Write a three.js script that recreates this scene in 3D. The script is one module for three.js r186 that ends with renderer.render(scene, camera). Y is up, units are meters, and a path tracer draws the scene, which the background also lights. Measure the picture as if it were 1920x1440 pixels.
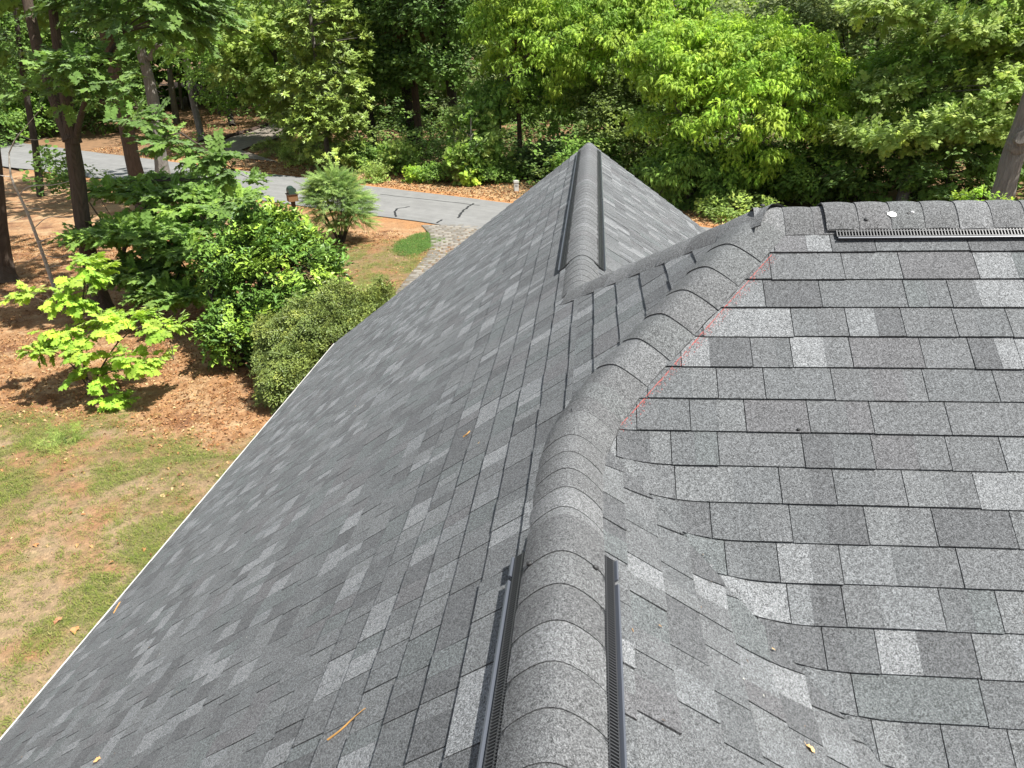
import * as THREE from 'three';
import { mergeGeometries } from 'three/addons/utils/BufferGeometryUtils.js';

// ---------------------------------------------------------------- camera, sky, sun, exposure
const scene = new THREE.Scene();
const camera = new THREE.PerspectiveCamera(52.83, 4 / 3, 0.05, 2000);
camera.position.set(0.0798, 1.371, 0);
camera.up.set(-0.010764, 0.911273, -0.411663);
camera.lookAt(0.0798 - 0.103461, 1.371 - 0.410492, -0.905976);
camera.updateMatrixWorld(); camera.updateProjectionMatrix();

const SUN = new THREE.Vector3(0.49, 0.85, 0.17).normalize(), SKY = 0.82;
// bright hazy sky with broken white cloud, computed
scene.background = scene.environment = (() => {
  const W = 512, H = 256, d = new Float32Array(W * H * 4);
  const h3 = (x, y, z) => { let h = Math.imul(x, 374761393) + Math.imul(y, 668265263) + Math.imul(z, 974634721); h = Math.imul(h ^ (h >>> 13), 1274126177); h ^= h >>> 16; return (h >>> 0) / 4294967296; };
  const n3 = (x, y, z) => { const i = Math.floor(x), j = Math.floor(y), k = Math.floor(z), s = (t) => t * t * (3 - 2 * t), u = s(x - i), v = s(y - j), w = s(z - k), L = (p, q, t) => p + (q - p) * t; const c = (a, b) => L(L(h3(i, j + a, k + b), h3(i + 1, j + a, k + b), u), L(h3(i, j + a, k + b), h3(i + 1, j + a, k + b), u), 0); return L(L(c(0, 0), c(1, 0), v), L(c(0, 1), c(1, 1), v), w); };
  for (let r = 0; r < H; r++) for (let c = 0; c < W; c++) {
    const el = ((r + 0.5) / H - 0.5) * Math.PI, az = ((c + 0.5) / W - 0.5) * 2 * Math.PI, y = Math.sin(el), x = Math.cos(az) * Math.cos(el), z = Math.sin(az) * Math.cos(el);
    let f = 0, am = 0.5; for (let o = 0; o < 5; o++) { const s = 3 * 2 ** o; f += am * n3(x * s + 40, y * s * 1.8 + 40, z * s + 40); am /= 2; }
    const cl = Math.min(1, Math.max(0, (f - 0.43) * 5)), t = Math.pow(1 - Math.max(0, y), 3), sd = Math.max(0, x * SUN.x + y * SUN.y + z * SUN.z), glow = 0.10 * Math.pow(sd, 12);
    const base = [0.15 + 0.22 * t, 0.235 + 0.16 * t, 0.36 + 0.05 * t], k = (c2, i) => (base[i] * (1 - cl) + [0.52, 0.525, 0.53][i] * cl + glow) * SKY;
    const o = (r * W + c) * 4; for (let i = 0; i < 3; i++) d[o + i] = y < -0.02 ? 0.08 * SKY : k(0, i); d[o + 3] = 1;
  }
  const tx = new THREE.DataTexture(d, W, H, THREE.RGBAFormat, THREE.FloatType); tx.mapping = THREE.EquirectangularReflectionMapping; tx.magFilter = tx.minFilter = THREE.LinearFilter; tx.needsUpdate = true; return tx;
})();

const sun = new THREE.DirectionalLight(0xfffcf6, 5.0);
sun.name = 'sun';
sun.position.copy(SUN).multiplyScalar(80);
sun.castShadow = true; sun.shadow.mapSize.set(4096, 4096); sun.shadow.radius = 1;
Object.assign(sun.shadow.camera, { left: -70, right: 70, top: 70, bottom: -70, near: 1, far: 220 });
scene.add(sun, sun.target);

const renderer = new THREE.WebGLRenderer({ antialias: true });
renderer.setSize(1024, 768);
renderer.toneMapping = THREE.LinearToneMapping;
renderer.toneMappingExposure = 2.35;
renderer.shadowMap.enabled = true;

// ---------------------------------------------------------------- helpers
const V = (x, y, z) => new THREE.Vector3(x, y, z);
function rng(seed) { let s = seed >>> 0; return () => { s = (s + 0x6d2b79f5) | 0; let t = Math.imul(s ^ (s >>> 15), 1 | s); t = (t + Math.imul(t ^ (t >>> 7), 61 | t)) ^ t; return ((t ^ (t >>> 14)) >>> 0) / 4294967296; }; }
const R0 = rng(7);
const lerp = (a, b, t) => a + (b - a) * t, clamp = (x, a = 0, b = 1) => Math.min(b, Math.max(a, x));
const sstep = (a, b, x) => { const t = clamp((x - a) / (b - a)); return t * t * (3 - 2 * t); };
const hash = (x, y, s) => { let h = Math.imul(x, 374761393) + Math.imul(y, 668265263) + Math.imul(s, 974634721); h = Math.imul(h ^ (h >>> 13), 1274126177); h ^= h >>> 16; return (h >>> 0) / 4294967296; };
function vnoise(x, y, s = 0) { const i = Math.floor(x), j = Math.floor(y), f = x - i, g = y - j, u = f * f * (3 - 2 * f), v = g * g * (3 - 2 * g); return lerp(lerp(hash(i, j, s), hash(i + 1, j, s), u), lerp(hash(i, j + 1, s), hash(i + 1, j + 1, s), u), v); }
function fbm(x, y, s = 0, o = 4) { let a = 0.5, t = 0, n = 0; for (let i = 0; i < o; i++) { t += a * vnoise(x, y, s + i * 17); n += a; a *= 0.5; x = x * 2.03 + 5.1; y = y * 2.03 + 1.7; } return t / n; }
const used = new Map();
function numbered(n) { const k = used.get(n) || 0; used.set(n, k + 1); return k ? n + '_' + String(k).padStart(3, '0') : n; }
function shade(o) { o.castShadow = o.receiveShadow = true; return o; }
function mesh(name, geo, mat, parent = scene) { const m = shade(new THREE.Mesh(geo, mat)); m.name = parent === scene ? numbered(name) : name; parent.add(m); return m; }
function thing(name, label, category, pos = [0, 0, 0], group) { const g = new THREE.Group(); g.name = numbered(name); g.position.set(...pos); g.userData = { label, category }; if (group) g.userData.group = group; scene.add(g); return g; }
function tag(o, label, category, group) { Object.assign(o.userData, { label, category }); if (group) o.userData.group = group; return o; }
function struct(o, label) { o.userData.kind = 'structure'; if (label) o.userData.label = label; return o; }
function soup(pos, col, uv) { const g = new THREE.BufferGeometry(); g.setAttribute('position', new THREE.BufferAttribute(new Float32Array(pos), 3)); if (col) g.setAttribute('color', new THREE.BufferAttribute(new Float32Array(col), 3)); g.setAttribute('uv', new THREE.BufferAttribute(new Float32Array(uv || new Array(pos.length / 3 * 2).fill(0)), 2)); g.computeVertexNormals(); return g; }
function grayTex(n, f, srgb = true, rep = true, rgb = false) {
  const d = new Uint8Array(n * n * 4);
  for (let j = 0; j < n; j++) for (let i = 0; i < n; i++) { const c = f(i, j), k = (j * n + i) * 4; if (rgb) { d[k] = c[0] * 255; d[k + 1] = c[1] * 255; d[k + 2] = c[2] * 255; } else d[k] = d[k + 1] = d[k + 2] = clamp(c) * 255; d[k + 3] = 255; }
  const t = new THREE.DataTexture(d, n, n); t.magFilter = THREE.LinearFilter; t.minFilter = THREE.LinearMipmapLinearFilter; t.generateMipmaps = true;
  if (rep) t.wrapS = t.wrapT = THREE.RepeatWrapping; if (srgb) t.colorSpace = THREE.SRGBColorSpace; t.needsUpdate = true; return t;
}
const toS = (l) => (l <= 0.0031308 ? l * 12.92 : 1.055 * Math.pow(l, 1 / 2.4) - 0.055);
// box between corners given along an arbitrary frame: centre c, half axes vectors a, b, d
function obox(out, c, a, b, d) {
  const p = (i, j, k) => [c.x + a.x * i + b.x * j + d.x * k, c.y + a.y * i + b.y * j + d.y * k, c.z + a.z * i + b.z * j + d.z * k];
  const det = a.clone().cross(b).dot(d) > 0;
  const q = (e, f, g, h) => { if (det) out.push(...e, ...f, ...g, ...e, ...g, ...h); else out.push(...e, ...g, ...f, ...e, ...h, ...g); };
  q(p(-1, -1, 1), p(1, -1, 1), p(1, 1, 1), p(-1, 1, 1)); q(p(-1, 1, -1), p(1, 1, -1), p(1, -1, -1), p(-1, -1, -1));
  q(p(1, -1, -1), p(1, 1, -1), p(1, 1, 1), p(1, -1, 1)); q(p(-1, -1, 1), p(-1, 1, 1), p(-1, 1, -1), p(-1, -1, -1));
  q(p(-1, 1, 1), p(1, 1, 1), p(1, 1, -1), p(-1, 1, -1)); q(p(-1, -1, -1), p(1, -1, -1), p(1, -1, 1), p(-1, -1, 1));
}
// tapered tube through points with radii
function taper(pts, rad, seg = 7, out = [], wob = 0, rnd = R0) {
  const rings = []; const P = pts.map((p) => (p.isVector3 ? p : V(...p)));
  let side = V(1, 0, 0.3);
  for (let i = 0; i < P.length; i++) {
    const t = (P[Math.min(i + 1, P.length - 1)]).clone().sub(P[Math.max(i - 1, 0)]).normalize();
    const u = side.clone().sub(t.clone().multiplyScalar(side.dot(t))); if (u.lengthSq() < 1e-6) u.set(t.y, -t.x, 0.01); u.normalize(); side = u; const w = t.clone().cross(u);
    const ring = []; for (let k = 0; k < seg; k++) { const a = k / seg * Math.PI * 2, r = rad[i] * (1 + wob * (rnd() - 0.5)); ring.push(P[i].clone().addScaledVector(u, Math.cos(a) * r).addScaledVector(w, Math.sin(a) * r)); }
    rings.push(ring);
  }
  for (let i = 0; i + 1 < rings.length; i++) for (let k = 0; k < seg; k++) { const a = rings[i][k], b = rings[i][(k + 1) % seg], c = rings[i + 1][(k + 1) % seg], d = rings[i + 1][k]; out.push(a.x, a.y, a.z, b.x, b.y, b.z, c.x, c.y, c.z, a.x, a.y, a.z, c.x, c.y, c.z, d.x, d.y, d.z); }
  const e = P[P.length - 1], r = rings[rings.length - 1]; for (let k = 0; k < seg; k++) { const a = r[k], b = r[(k + 1) % seg]; out.push(a.x, a.y, a.z, b.x, b.y, b.z, e.x, e.y, e.z); }
  return out;
}
function smoothPath(pts, n) { return new THREE.CatmullRomCurve3(pts.map((p) => V(...p))).getPoints(n); }
function tubeGeo(list) { // list of position arrays -> geometry with uv by world height/angle
  const pos = []; for (const l of list) for (let i = 0; i < l.length; i++) pos.push(l[i]);
  const uv = []; for (let i = 0; i < pos.length; i += 3) uv.push((pos[i] + pos[i + 2]) * 1.3, pos[i + 1] * 0.5);
  return soup(pos, null, uv);
}

// ---------------------------------------------------------------- ground height
const G0 = -5.8;
const roadFarZ = (x) => -36.2 + 0.638 * (x + 3.75), roadNearZ = (x) => -30.9 + 0.57 * (x + 4.5);
function groundY(x, z) { const d = (roadFarZ(x) - z) * 0.843, e = Math.max(0, d - 3); return G0 + Math.min(3.5, 0.055 * e * sstep(0, 6, e)); }

// ---------------------------------------------------------------- house: roof
const S = 0.74687, PITCH = Math.atan(S), cp = Math.cos(PITCH), sp = Math.sin(PITCH);
const Z1 = -2.7145, W = 0.8379, EAVE = 3.974, VMAX = EAVE / cp, ZG = -11.07, Z2 = Z1 - 2 * W, YB = S * W, ZB = Z1 - W;
const house = thing('house', 'large house whose grey shingled hip and gable roof fills the front', 'house');

// granule texture: specks of two sizes
const granule = (() => {
  const n = 1024, a = new Float32Array(n * n), r = rng(11);
  const cell = (sz, amp) => { const m = n / sz, g = new Float32Array(m * m); for (let i = 0; i < m * m; i++) g[i] = r(); for (let j = 0; j < n; j++) for (let i = 0; i < n; i++) { const jx = (i / sz + 0.7 * Math.sin(j * 0.9)) | 0, jy = (j / sz + 0.7 * Math.sin(i * 1.1)) | 0; a[j * n + i] += amp * (g[((jy + m) % m) * m + ((jx + m) % m)] - 0.5); } };
  cell(2, 0.8); cell(4, 1.0); cell(8, 0.18); cell(128, 0.10);
  const b = Uint8Array.from(a, (v) => clamp(0.5 + v * 0.5) * 255);
  const col = grayTex(n, (i, j) => { const v = 0.5 + a[j * n + i] * 0.7; const w = Math.pow(clamp(v), 1.6) * 1.15 + 0.04 + (hash((i + (j & 3)) >> 2, (j + (i & 1)) >> 2, 3) > 0.885 ? 0.34 : 0) - 0.012; return toS(clamp(w)); });
  const bump = grayTex(n, (i, j) => b[j * n + i] / 255, false);
  return { col, bump };
})();
const shingleMat = new THREE.MeshStandardMaterial({ map: granule.col, bumpMap: granule.bump, bumpScale: 0.003, roughness: 0.92, vertexColors: true });
const deckMat = new THREE.MeshStandardMaterial({ color: new THREE.Color().setRGB(0.02, 0.02, 0.021), roughness: 1 });
const TONES = [[0.201, 0.208, 0.214], [0.188, 0.197, 0.203], [0.153, 0.158, 0.164], [0.306, 0.316, 0.324], [0.194, 0.194, 0.201], [0.190, 0.206, 0.209], [0.228, 0.237, 0.242], [0.258, 0.269, 0.277]];
const TW = [0.22, 0.22, 0.15, 0.10, 0.07, 0.1, 0.08, 0.06];
const tone = (r) => { let t = r(), i = 0; while (t > TW[i] && i < TW.length - 1) t -= TW[i++]; const k = 0.94 + 0.12 * r(); return TONES[i].map((c) => c * k); };

function clipPoly(P, C) { // P clipped by convex polygon C, both [u, v], C wound either way
  let area = 0; for (let i = 0; i < C.length; i++) { const a = C[i], b = C[(i + 1) % C.length]; area += a[0] * b[1] - b[0] * a[1]; }
  const sg = Math.sign(area); let out = P;
  for (let i = 0; i < C.length && out.length; i++) {
    const a = C[i], b = C[(i + 1) % C.length], f = (p) => sg * ((b[0] - a[0]) * (p[1] - a[1]) - (b[1] - a[1]) * (p[0] - a[0]));
    const nx = []; for (let k = 0; k < out.length; k++) { const p = out[k], q = out[(k + 1) % out.length], fp = f(p), fq = f(q); if (fp >= 0) nx.push(p); if ((fp >= 0) !== (fq >= 0)) { const t = fp / (fp - fq); nx.push([lerp(p[0], q[0], t), lerp(p[1], q[1], t)]); } }
    out = nx;
  }
  return out;
}
const VALLEY_K = 0.16;
function valleyLift(x, z, y) { if (x < -0.02) return 0; const t = (S * (Z1 - z)) - (-S * x), h = Math.max(VALLEY_K - Math.abs(t), 0) / VALLEY_K; return h * h * VALLEY_K / 4; }
function slopeFrame(s) {
  s.at = (u, v, h) => { const p = s.O.clone().addScaledVector(s.U, u).addScaledVector(s.D, v); if (s.valley) p.y += valleyLift(p.x, p.z, p.y); return p.addScaledVector(s.N, h); };
  return s;
}
const slopes = [
  slopeFrame({ O: V(0, 0, 0), U: V(0, 0, -1), D: V(-cp, -sp, 0), N: V(-sp, cp, 0), v0: 0.031, polys: [[[-6, 0], [-ZG, 0], [-ZG, VMAX], [-6, VMAX]], [[-Z1, 0], [-ZB, -YB / sp], [-Z2, 0]]], label: 'long left slope running down to the eave above the lawn' }),
  slopeFrame({ O: V(0, 0, Z1), U: V(1, 0, 0), D: V(0, -sp, cp), N: V(0, cp, sp), v0: 0.052, valley: true, polys: [[[0, 0], [W, -YB / sp], [8.5, -YB / sp], [8.5, VMAX], [3.84, VMAX], [0.05, 0.2]]], label: 'front slope below the upper ridge, shingles in level rows' }),
  slopeFrame({ O: V(0, 0, 0), U: V(0, 0, 1), D: V(cp, -sp, 0), N: V(sp, cp, 0), v0: 0.095, valley: true, polys: [[[6, 0], [Z1, 0], [Z1 + EAVE - 0.06, VMAX], [6, VMAX]]], label: 'slope right of the near ridge, meeting the front slope in a woven valley' }),
  slopeFrame({ O: V(0, 0, 0), U: V(0, 0, 1), D: V(cp, -sp, 0), N: V(sp, cp, 0), v0: 0.06, polys: [[[Z2, 0], [ZG, 0], [ZG, VMAX], [Z2 - EAVE, VMAX]]], label: 'far slope right of the gable ridge' }),
  slopeFrame({ O: V(0, 0, Z2), U: V(-1, 0, 0), D: V(0, -sp, -cp), N: V(0, cp, -sp), v0: 0.05, bare: true, polys: [[[0, 0], [-W, -YB / sp], [-8.5, -YB / sp], [-8.5, VMAX], [-EAVE, VMAX]]] }),
];
const EXPO = 0.1424;
const tmp = V(0, 0, 0);
const scr = (p) => { tmp.copy(p).project(camera); return [tmp.x * 960 + 960, 720 - tmp.y * 720, tmp.z]; };
const tabs = [];
slopes.forEach((s, si) => {
  const deckPos = []; for (const C of s.polys) { for (let k = 1; k + 1 < C.length; k++) { const tri = [C[0], C[k], C[k + 1]].map(([u, v]) => s.O.clone().addScaledVector(s.U, u).addScaledVector(s.D, v).addScaledVector(s.N, -0.006)); for (const p of tri) deckPos.push(p.x, p.y, p.z); } }
  s.mesh = mesh('roof_slope', soup(deckPos), deckMat, house); if (s.label) s.mesh.userData.label = s.label;
  if (s.bare) return;
  const r = rng(100 + si);
  for (const C of s.polys) {
    const us = C.map((p) => p[0]), vs = C.map((p) => p[1]), u0 = Math.min(...us), u1 = Math.max(...us), v0 = Math.min(...vs), v1 = Math.max(...vs);
    const k0 = Math.floor((v0 - s.v0) / EXPO), k1 = Math.ceil((v1 - s.v0) / EXPO);
    for (let k = k0; k <= k1; k++) {
      const vb = s.v0 + k * EXPO, wav = r() * 6; let u = u0 - r() * 0.5, prev = null, proud = 0;
      const rowJ = (r() - 0.5) * 0.004;
      while (u < u1) {
        const bw = (si === 1 ? 0.15 + 0.24 * r() * r() + 0.09 * r() : 0.13 + 0.12 * r() * r() + 0.07 * r()), n = r() < 0.4 ? 1 : (bw > 0.34 && r() < 0.4 ? 3 : 2);
        const gp = si === 1 ? 0.0017 : 0.0027; let a = u + gp; const e = u + bw - gp;
        const dv = (r() - 0.5) * 0.005; proud = r() < 0.5 ? 0.0028 : 0.0006;
        for (let q = 0; q < n; q++) {
          const b = q === n - 1 ? e : lerp(a, e, (0.35 + 0.3 * r()) * (n === 3 && q === 0 ? 0.7 : 1));
          let c = tone(r); if (prev && Math.abs(c[0] - prev[0]) < 0.01 && r() < 0.5) c = tone(r); prev = c;
          const top = vb - EXPO - 0.03, bot = vb + rowJ + dv, sl = 0.000;
          let P = clipPoly([[a, top], [b, top], [b, bot], [a, bot]], C);
          if (P.length >= 3) tabs.push({ s, si, P, vb, hB: 0.0075 + proud + (q % 2) * 0.0012, c, ou: r(), ov: r(), top });
          a = b;
        }
        u += bw;
      }
    }
  }
});
// cuts near the woven valley so that the shingles bend through it
function pieces(t) {
  const { s, P } = t; if (!s.valley) return [P];
  const near = P.some(([u, v]) => { const p = s.O.clone().addScaledVector(s.U, u).addScaledVector(s.D, v); return Math.abs(S * (Z1 - p.z) + S * p.x) < VALLEY_K * 1.6 && p.x > -0.3; });
  if (!near) return [P];
  const us = P.map((p) => p[0]), u0 = Math.min(...us), u1 = Math.max(...us), n = Math.ceil((u1 - u0) / 0.035), out = [];
  for (let i = 0; i < n; i++) { const a = lerp(u0, u1, i / n), b = lerp(u0, u1, (i + 1) / n), vm = t.top + 0.08; for (const [va, vb] of [[t.top - 0.1, vm], [vm, t.vb + 0.05]]) { const c = clipPoly(P, [[a, va], [b, va], [b, vb], [a, vb]]); if (c.length >= 3) out.push(c); } }
  return out;
}
function tabSoup(t, pos, col, uv) {
  const { s } = t, H = (v) => lerp(0.0004, t.hB, clamp((v - t.top) / (EXPO + 0.03)));
  const whole = t.P, onEdge = (p, q) => { for (let i = 0; i < whole.length; i++) { const a = whole[i], b = whole[(i + 1) % whole.length]; const d = (x) => Math.abs((b[0] - a[0]) * (x[1] - a[1]) - (b[1] - a[1]) * (x[0] - a[0])) < 1e-7; if (d(p) && d(q)) return true; } return false; };
  const put = (p, h, c) => { if (t.si === 1 && h > 0) h = lerp(0.0015, h, sstep(0, 0.16, p[0] - 0.772 * p[1])); const w = s.at(p[0], p[1], h); pos.push(w.x, w.y, w.z); col.push(...c); uv.push(p[0] / 0.62 + t.ou, p[1] / 0.62 + t.ov + h / 0.62); };
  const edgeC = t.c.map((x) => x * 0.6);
  for (const P of pieces(t)) {
    let area = 0; for (let i = 0; i < P.length; i++) { const a = P[i], b = P[(i + 1) % P.length]; area += a[0] * b[1] - b[0] * a[1]; }
    // orientation: want normal along N
    const flip = (s.U.clone().cross(s.D).dot(s.N) > 0) === (area > 0) ? 1 : -1, Q = flip > 0 ? P : [...P].reverse();
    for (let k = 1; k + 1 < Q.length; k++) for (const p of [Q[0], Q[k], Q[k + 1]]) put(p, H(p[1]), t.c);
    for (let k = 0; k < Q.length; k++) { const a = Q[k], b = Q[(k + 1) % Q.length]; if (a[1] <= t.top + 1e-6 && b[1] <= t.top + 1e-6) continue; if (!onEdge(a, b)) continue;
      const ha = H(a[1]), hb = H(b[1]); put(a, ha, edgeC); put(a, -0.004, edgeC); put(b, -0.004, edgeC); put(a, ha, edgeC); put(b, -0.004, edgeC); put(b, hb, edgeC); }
  }
}
for (const t of tabs) { // size in the picture
  const q = t.P.map(([u, v]) => scr(t.s.at(u, v, 0.005))); let ar = 0; for (let i = 0; i < q.length; i++) { const a = q[i], b = q[(i + 1) % q.length]; ar += a[0] * b[1] - b[0] * a[1]; }
  const cx = q.reduce((m, p) => m + p[0], 0) / q.length, cy = q.reduce((m, p) => m + p[1], 0) / q.length;
  const inside = q.every((p) => p[2] < 1) && cx > 0 && cx < 1920 && cy > 0 && cy < 1440;
  t.size = inside ? Math.abs(ar) : 0; t.seen = q.some((p) => p[2] < 1 && p[0] > -500 && p[0] < 2400 && p[1] > -300 && p[1] < 1900);
}
const bySize = [...tabs].sort((a, b) => b.size - a.size), single = new Set(bySize.slice(0, 298));
slopes.forEach((s, si) => {
  const P = [], C = [], T = [];
  for (const t of tabs) if (t.si === si) {
    if (single.has(t)) { const p = [], c = [], u = []; tabSoup(t, p, c, u); mesh('shingle', soup(p, c, u), shingleMat, s.mesh); } else tabSoup(t, P, C, T);
  }
  if (P.length) { const m = mesh('shingles', soup(P, C, T), shingleMat, s.mesh); m.userData.kind = 'stuff'; }
});

// ---------------------------------------------------------------- ridge and hip caps
function capRun({ A, d, s1, s2, from, to, expo = 0.143, hw = 0.152, e = 0.3, lift = 0.012, edge = 0.006, seed = 1, name = 'ridge_cap', frame, thick = 1 }) {
  let up = s1.clone().add(s2).multiplyScalar(-1).normalize(); const r = rng(seed), nT = 12, out = [];
  for (let x = from; x < to; x += expo * (0.97 + 0.06 * r())) {
    const c = tone(r).map((v) => v * 0.5 + 0.108), len = expo + 0.05, jit = (r() - 0.5) * 0.006, sk = (r() - 0.5) * 0.01, ou = r(), ov = r();
    const rows = [0, 0.2, 0.42, 0.58, 0.74, 1], hts = [0.0056, 0.0072, 0.0078, 0.0064, 0.0024, 0.0003];
    const pt = (t, j, low) => {
      const w1 = (Math.sqrt(t * t + e * e) + t) / 2, w2 = (Math.sqrt(t * t + e * e) - t) / 2;
      if (frame) ({ A, d, s1, s2, up } = frame(x + rows[j] * len));
      const p = A.clone().addScaledVector(d, (frame ? 0 : x + rows[j] * len) + sk * t).addScaledVector(s2, w1 * (hw + jit)).addScaledVector(s1, w2 * (hw - jit));
      const L = lerp(edge, lift + e * hw * 0.5 * 0.9, Math.pow(1 - t * t, 0.8)) + hts[j] * thick - (low ? 0.0045 * thick : 0);
      return p.addScaledVector(up, L);
    };
    const pos = [], idx = [], uv = [], col = [];
    const grid = (low, f) => { const b = pos.length / 3; for (let j = 0; j < 6; j++) for (let i = 0; i <= nT; i++) { const t = -1 + 2 * i / nT, p = pt(t, j, low); pos.push(p.x, p.y, p.z); uv.push(t * hw / 0.62 + ou, rows[j] * len / 0.62 + ov); col.push(...c.map((v) => v * f)); } return b; };
    const b = grid(false, 1), n1 = nT + 1;
    const o = s1.clone().cross(d).dot(up) > 0; // winding
    const tri = (i, j, k) => (o ? idx.push(i, k, j) : idx.push(i, j, k));
    for (let j = 0; j < 5; j++) for (let i = 0; i < nT; i++) { const a = b + j * n1 + i; tri(a, a + 1, a + n1 + 1); tri(a, a + n1 + 1, a + n1); }
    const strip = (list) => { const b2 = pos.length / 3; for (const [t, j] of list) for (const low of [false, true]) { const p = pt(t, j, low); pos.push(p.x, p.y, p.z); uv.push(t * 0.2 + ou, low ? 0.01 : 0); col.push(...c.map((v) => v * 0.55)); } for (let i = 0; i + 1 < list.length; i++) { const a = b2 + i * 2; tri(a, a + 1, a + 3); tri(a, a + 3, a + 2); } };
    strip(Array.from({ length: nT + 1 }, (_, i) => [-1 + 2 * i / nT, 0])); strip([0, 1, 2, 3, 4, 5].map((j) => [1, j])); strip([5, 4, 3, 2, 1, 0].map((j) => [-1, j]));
    const g = new THREE.BufferGeometry(); g.setAttribute('position', new THREE.Float32BufferAttribute(pos, 3)); g.setAttribute('uv', new THREE.Float32BufferAttribute(uv, 2)); g.setAttribute('color', new THREE.Float32BufferAttribute(col, 3)); g.setIndex(idx); g.computeVertexNormals();
    out.push(mesh(name, g, shingleMat, house));
  }
  return out;
}
const sL = V(-cp, -sp, 0), sR = V(cp, -sp, 0), sF = V(0, -sp, cp), sB = V(0, -sp, -cp);
// lower ridge near the camera: raised over the vent, flat beyond it to the foot of the hip
capRun({ A: V(0, 0, 0), d: V(0, 0, -1), s1: sL, s2: sR, from: -0.6, to: 1.93, hw: 0.150, e: 0.48, lift: 0.026, edge: 0.028, thick: 1.4, seed: 21 });
// front hip
const hipD = V(W, YB, -W).normalize(), NL = V(-sp, cp, 0), NF = V(0, cp, sp), NB = V(0, cp, -sp);
const hs1 = hipD.clone().cross(NL).normalize(), hs2 = NF.clone().cross(hipD).normalize();
if (hs1.x > 0) hs1.negate(); if (hs2.z < 0) hs2.negate();
const hipLen = Math.hypot(W, YB, W);
function bend(x) { // arc length measured from the foot of the hip; the ridge curves into the hip over 0.6 m
  const b = 0.32, t = clamp((x + b) / (2 * b)), w = t * t * (3 - 2 * t), foot = V(0, 0, Z1), rd = V(0, 0, -1);
  const A = x < -b ? foot.clone().addScaledVector(rd, x) : x > b ? foot.clone().addScaledVector(hipD, x) : foot.clone().addScaledVector(rd, -b * (1 - t) * (1 - t)).addScaledVector(hipD, b * t * t);
  const mix = (p, q) => p.clone().lerp(q, w).normalize(), s1 = mix(sL, hs1), s2 = mix(sR, hs2);
  return { A, d: mix(rd, hipD), s1, s2, up: s1.clone().add(s2).multiplyScalar(-1).normalize() };
}
capRun({ A: V(0, 0, Z1), d: hipD, s1: hs1, s2: hs2, from: -0.76, to: -0.1, expo: 0.118, e: 0.45, lift: 0.014, edge: 0.007, thick: 1.4, seed: 22, frame: bend });
capRun({ A: V(0, 0, Z1), d: hipD, s1: hs1, s2: hs2, from: -0.1, to: 0.14, expo: 0.085, e: 0.4, lift: 0.015, edge: 0.006, thick: 1.4, seed: 30, frame: bend, name: 'hip_cap' });
capRun({ A: V(0, 0, Z1), d: hipD, s1: hs1, s2: hs2, from: 0.135, to: hipLen - 0.2, expo: 0.154, e: 0.22, lift: 0.011, edge: 0.004, thick: 1.4, seed: 23, frame: bend, name: 'hip_cap' });
// back hip
const hipB = V(W, YB, W).normalize(), hb1 = NB.clone().cross(hipB).normalize(), hb2 = hipB.clone().cross(NL).normalize();
if (hb1.z > 0) hb1.negate(); if (hb2.x > 0) hb2.negate();
capRun({ A: V(0, 0, Z2), d: hipB, s1: hb2, s2: hb1, from: -0.06, to: hipLen - 0.19, expo: 0.2, e: 0.28, lift: 0.012, edge: 0.004, seed: 24, name: 'hip_cap' });
// upper ridge to the right
capRun({ A: V(0, YB, ZB), d: V(1, 0, 0), s1: sF, s2: sB, from: W - 0.055, to: 1.1, expo: 0.125, e: 0.26, lift: 0.012, edge: 0.006, seed: 25 });
capRun({ A: V(0, YB, ZB), d: V(1, 0, 0), s1: sF, s2: sB, from: 1.075, to: 4.2, expo: 0.135, e: 0.4, lift: 0.03, edge: 0.028, thick: 1.4, seed: 26 });
// gable ridge
capRun({ A: V(0, 0, 0), d: V(0, 0, -1), s1: sL, s2: sR, from: 4.42, to: 5.15, expo: 0.125, e: 0.5, lift: 0.012, edge: 0.006, seed: 27 });
capRun({ A: V(0, 0, 0), d: V(0, 0, -1), s1: sL, s2: sR, from: 5.12, to: 10.75, expo: 0.143, hw: 0.157, e: 0.42, thick: 0.5, lift: 0.020, edge: 0.024, seed: 28 });
capRun({ A: V(0, 0, 0), d: V(0, 0, -1), s1: sL, s2: sR, from: 10.75, to: 10.98, expo: 0.143, e: 0.45, lift: 0.012, edge: 0.006, seed: 29 });

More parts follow.
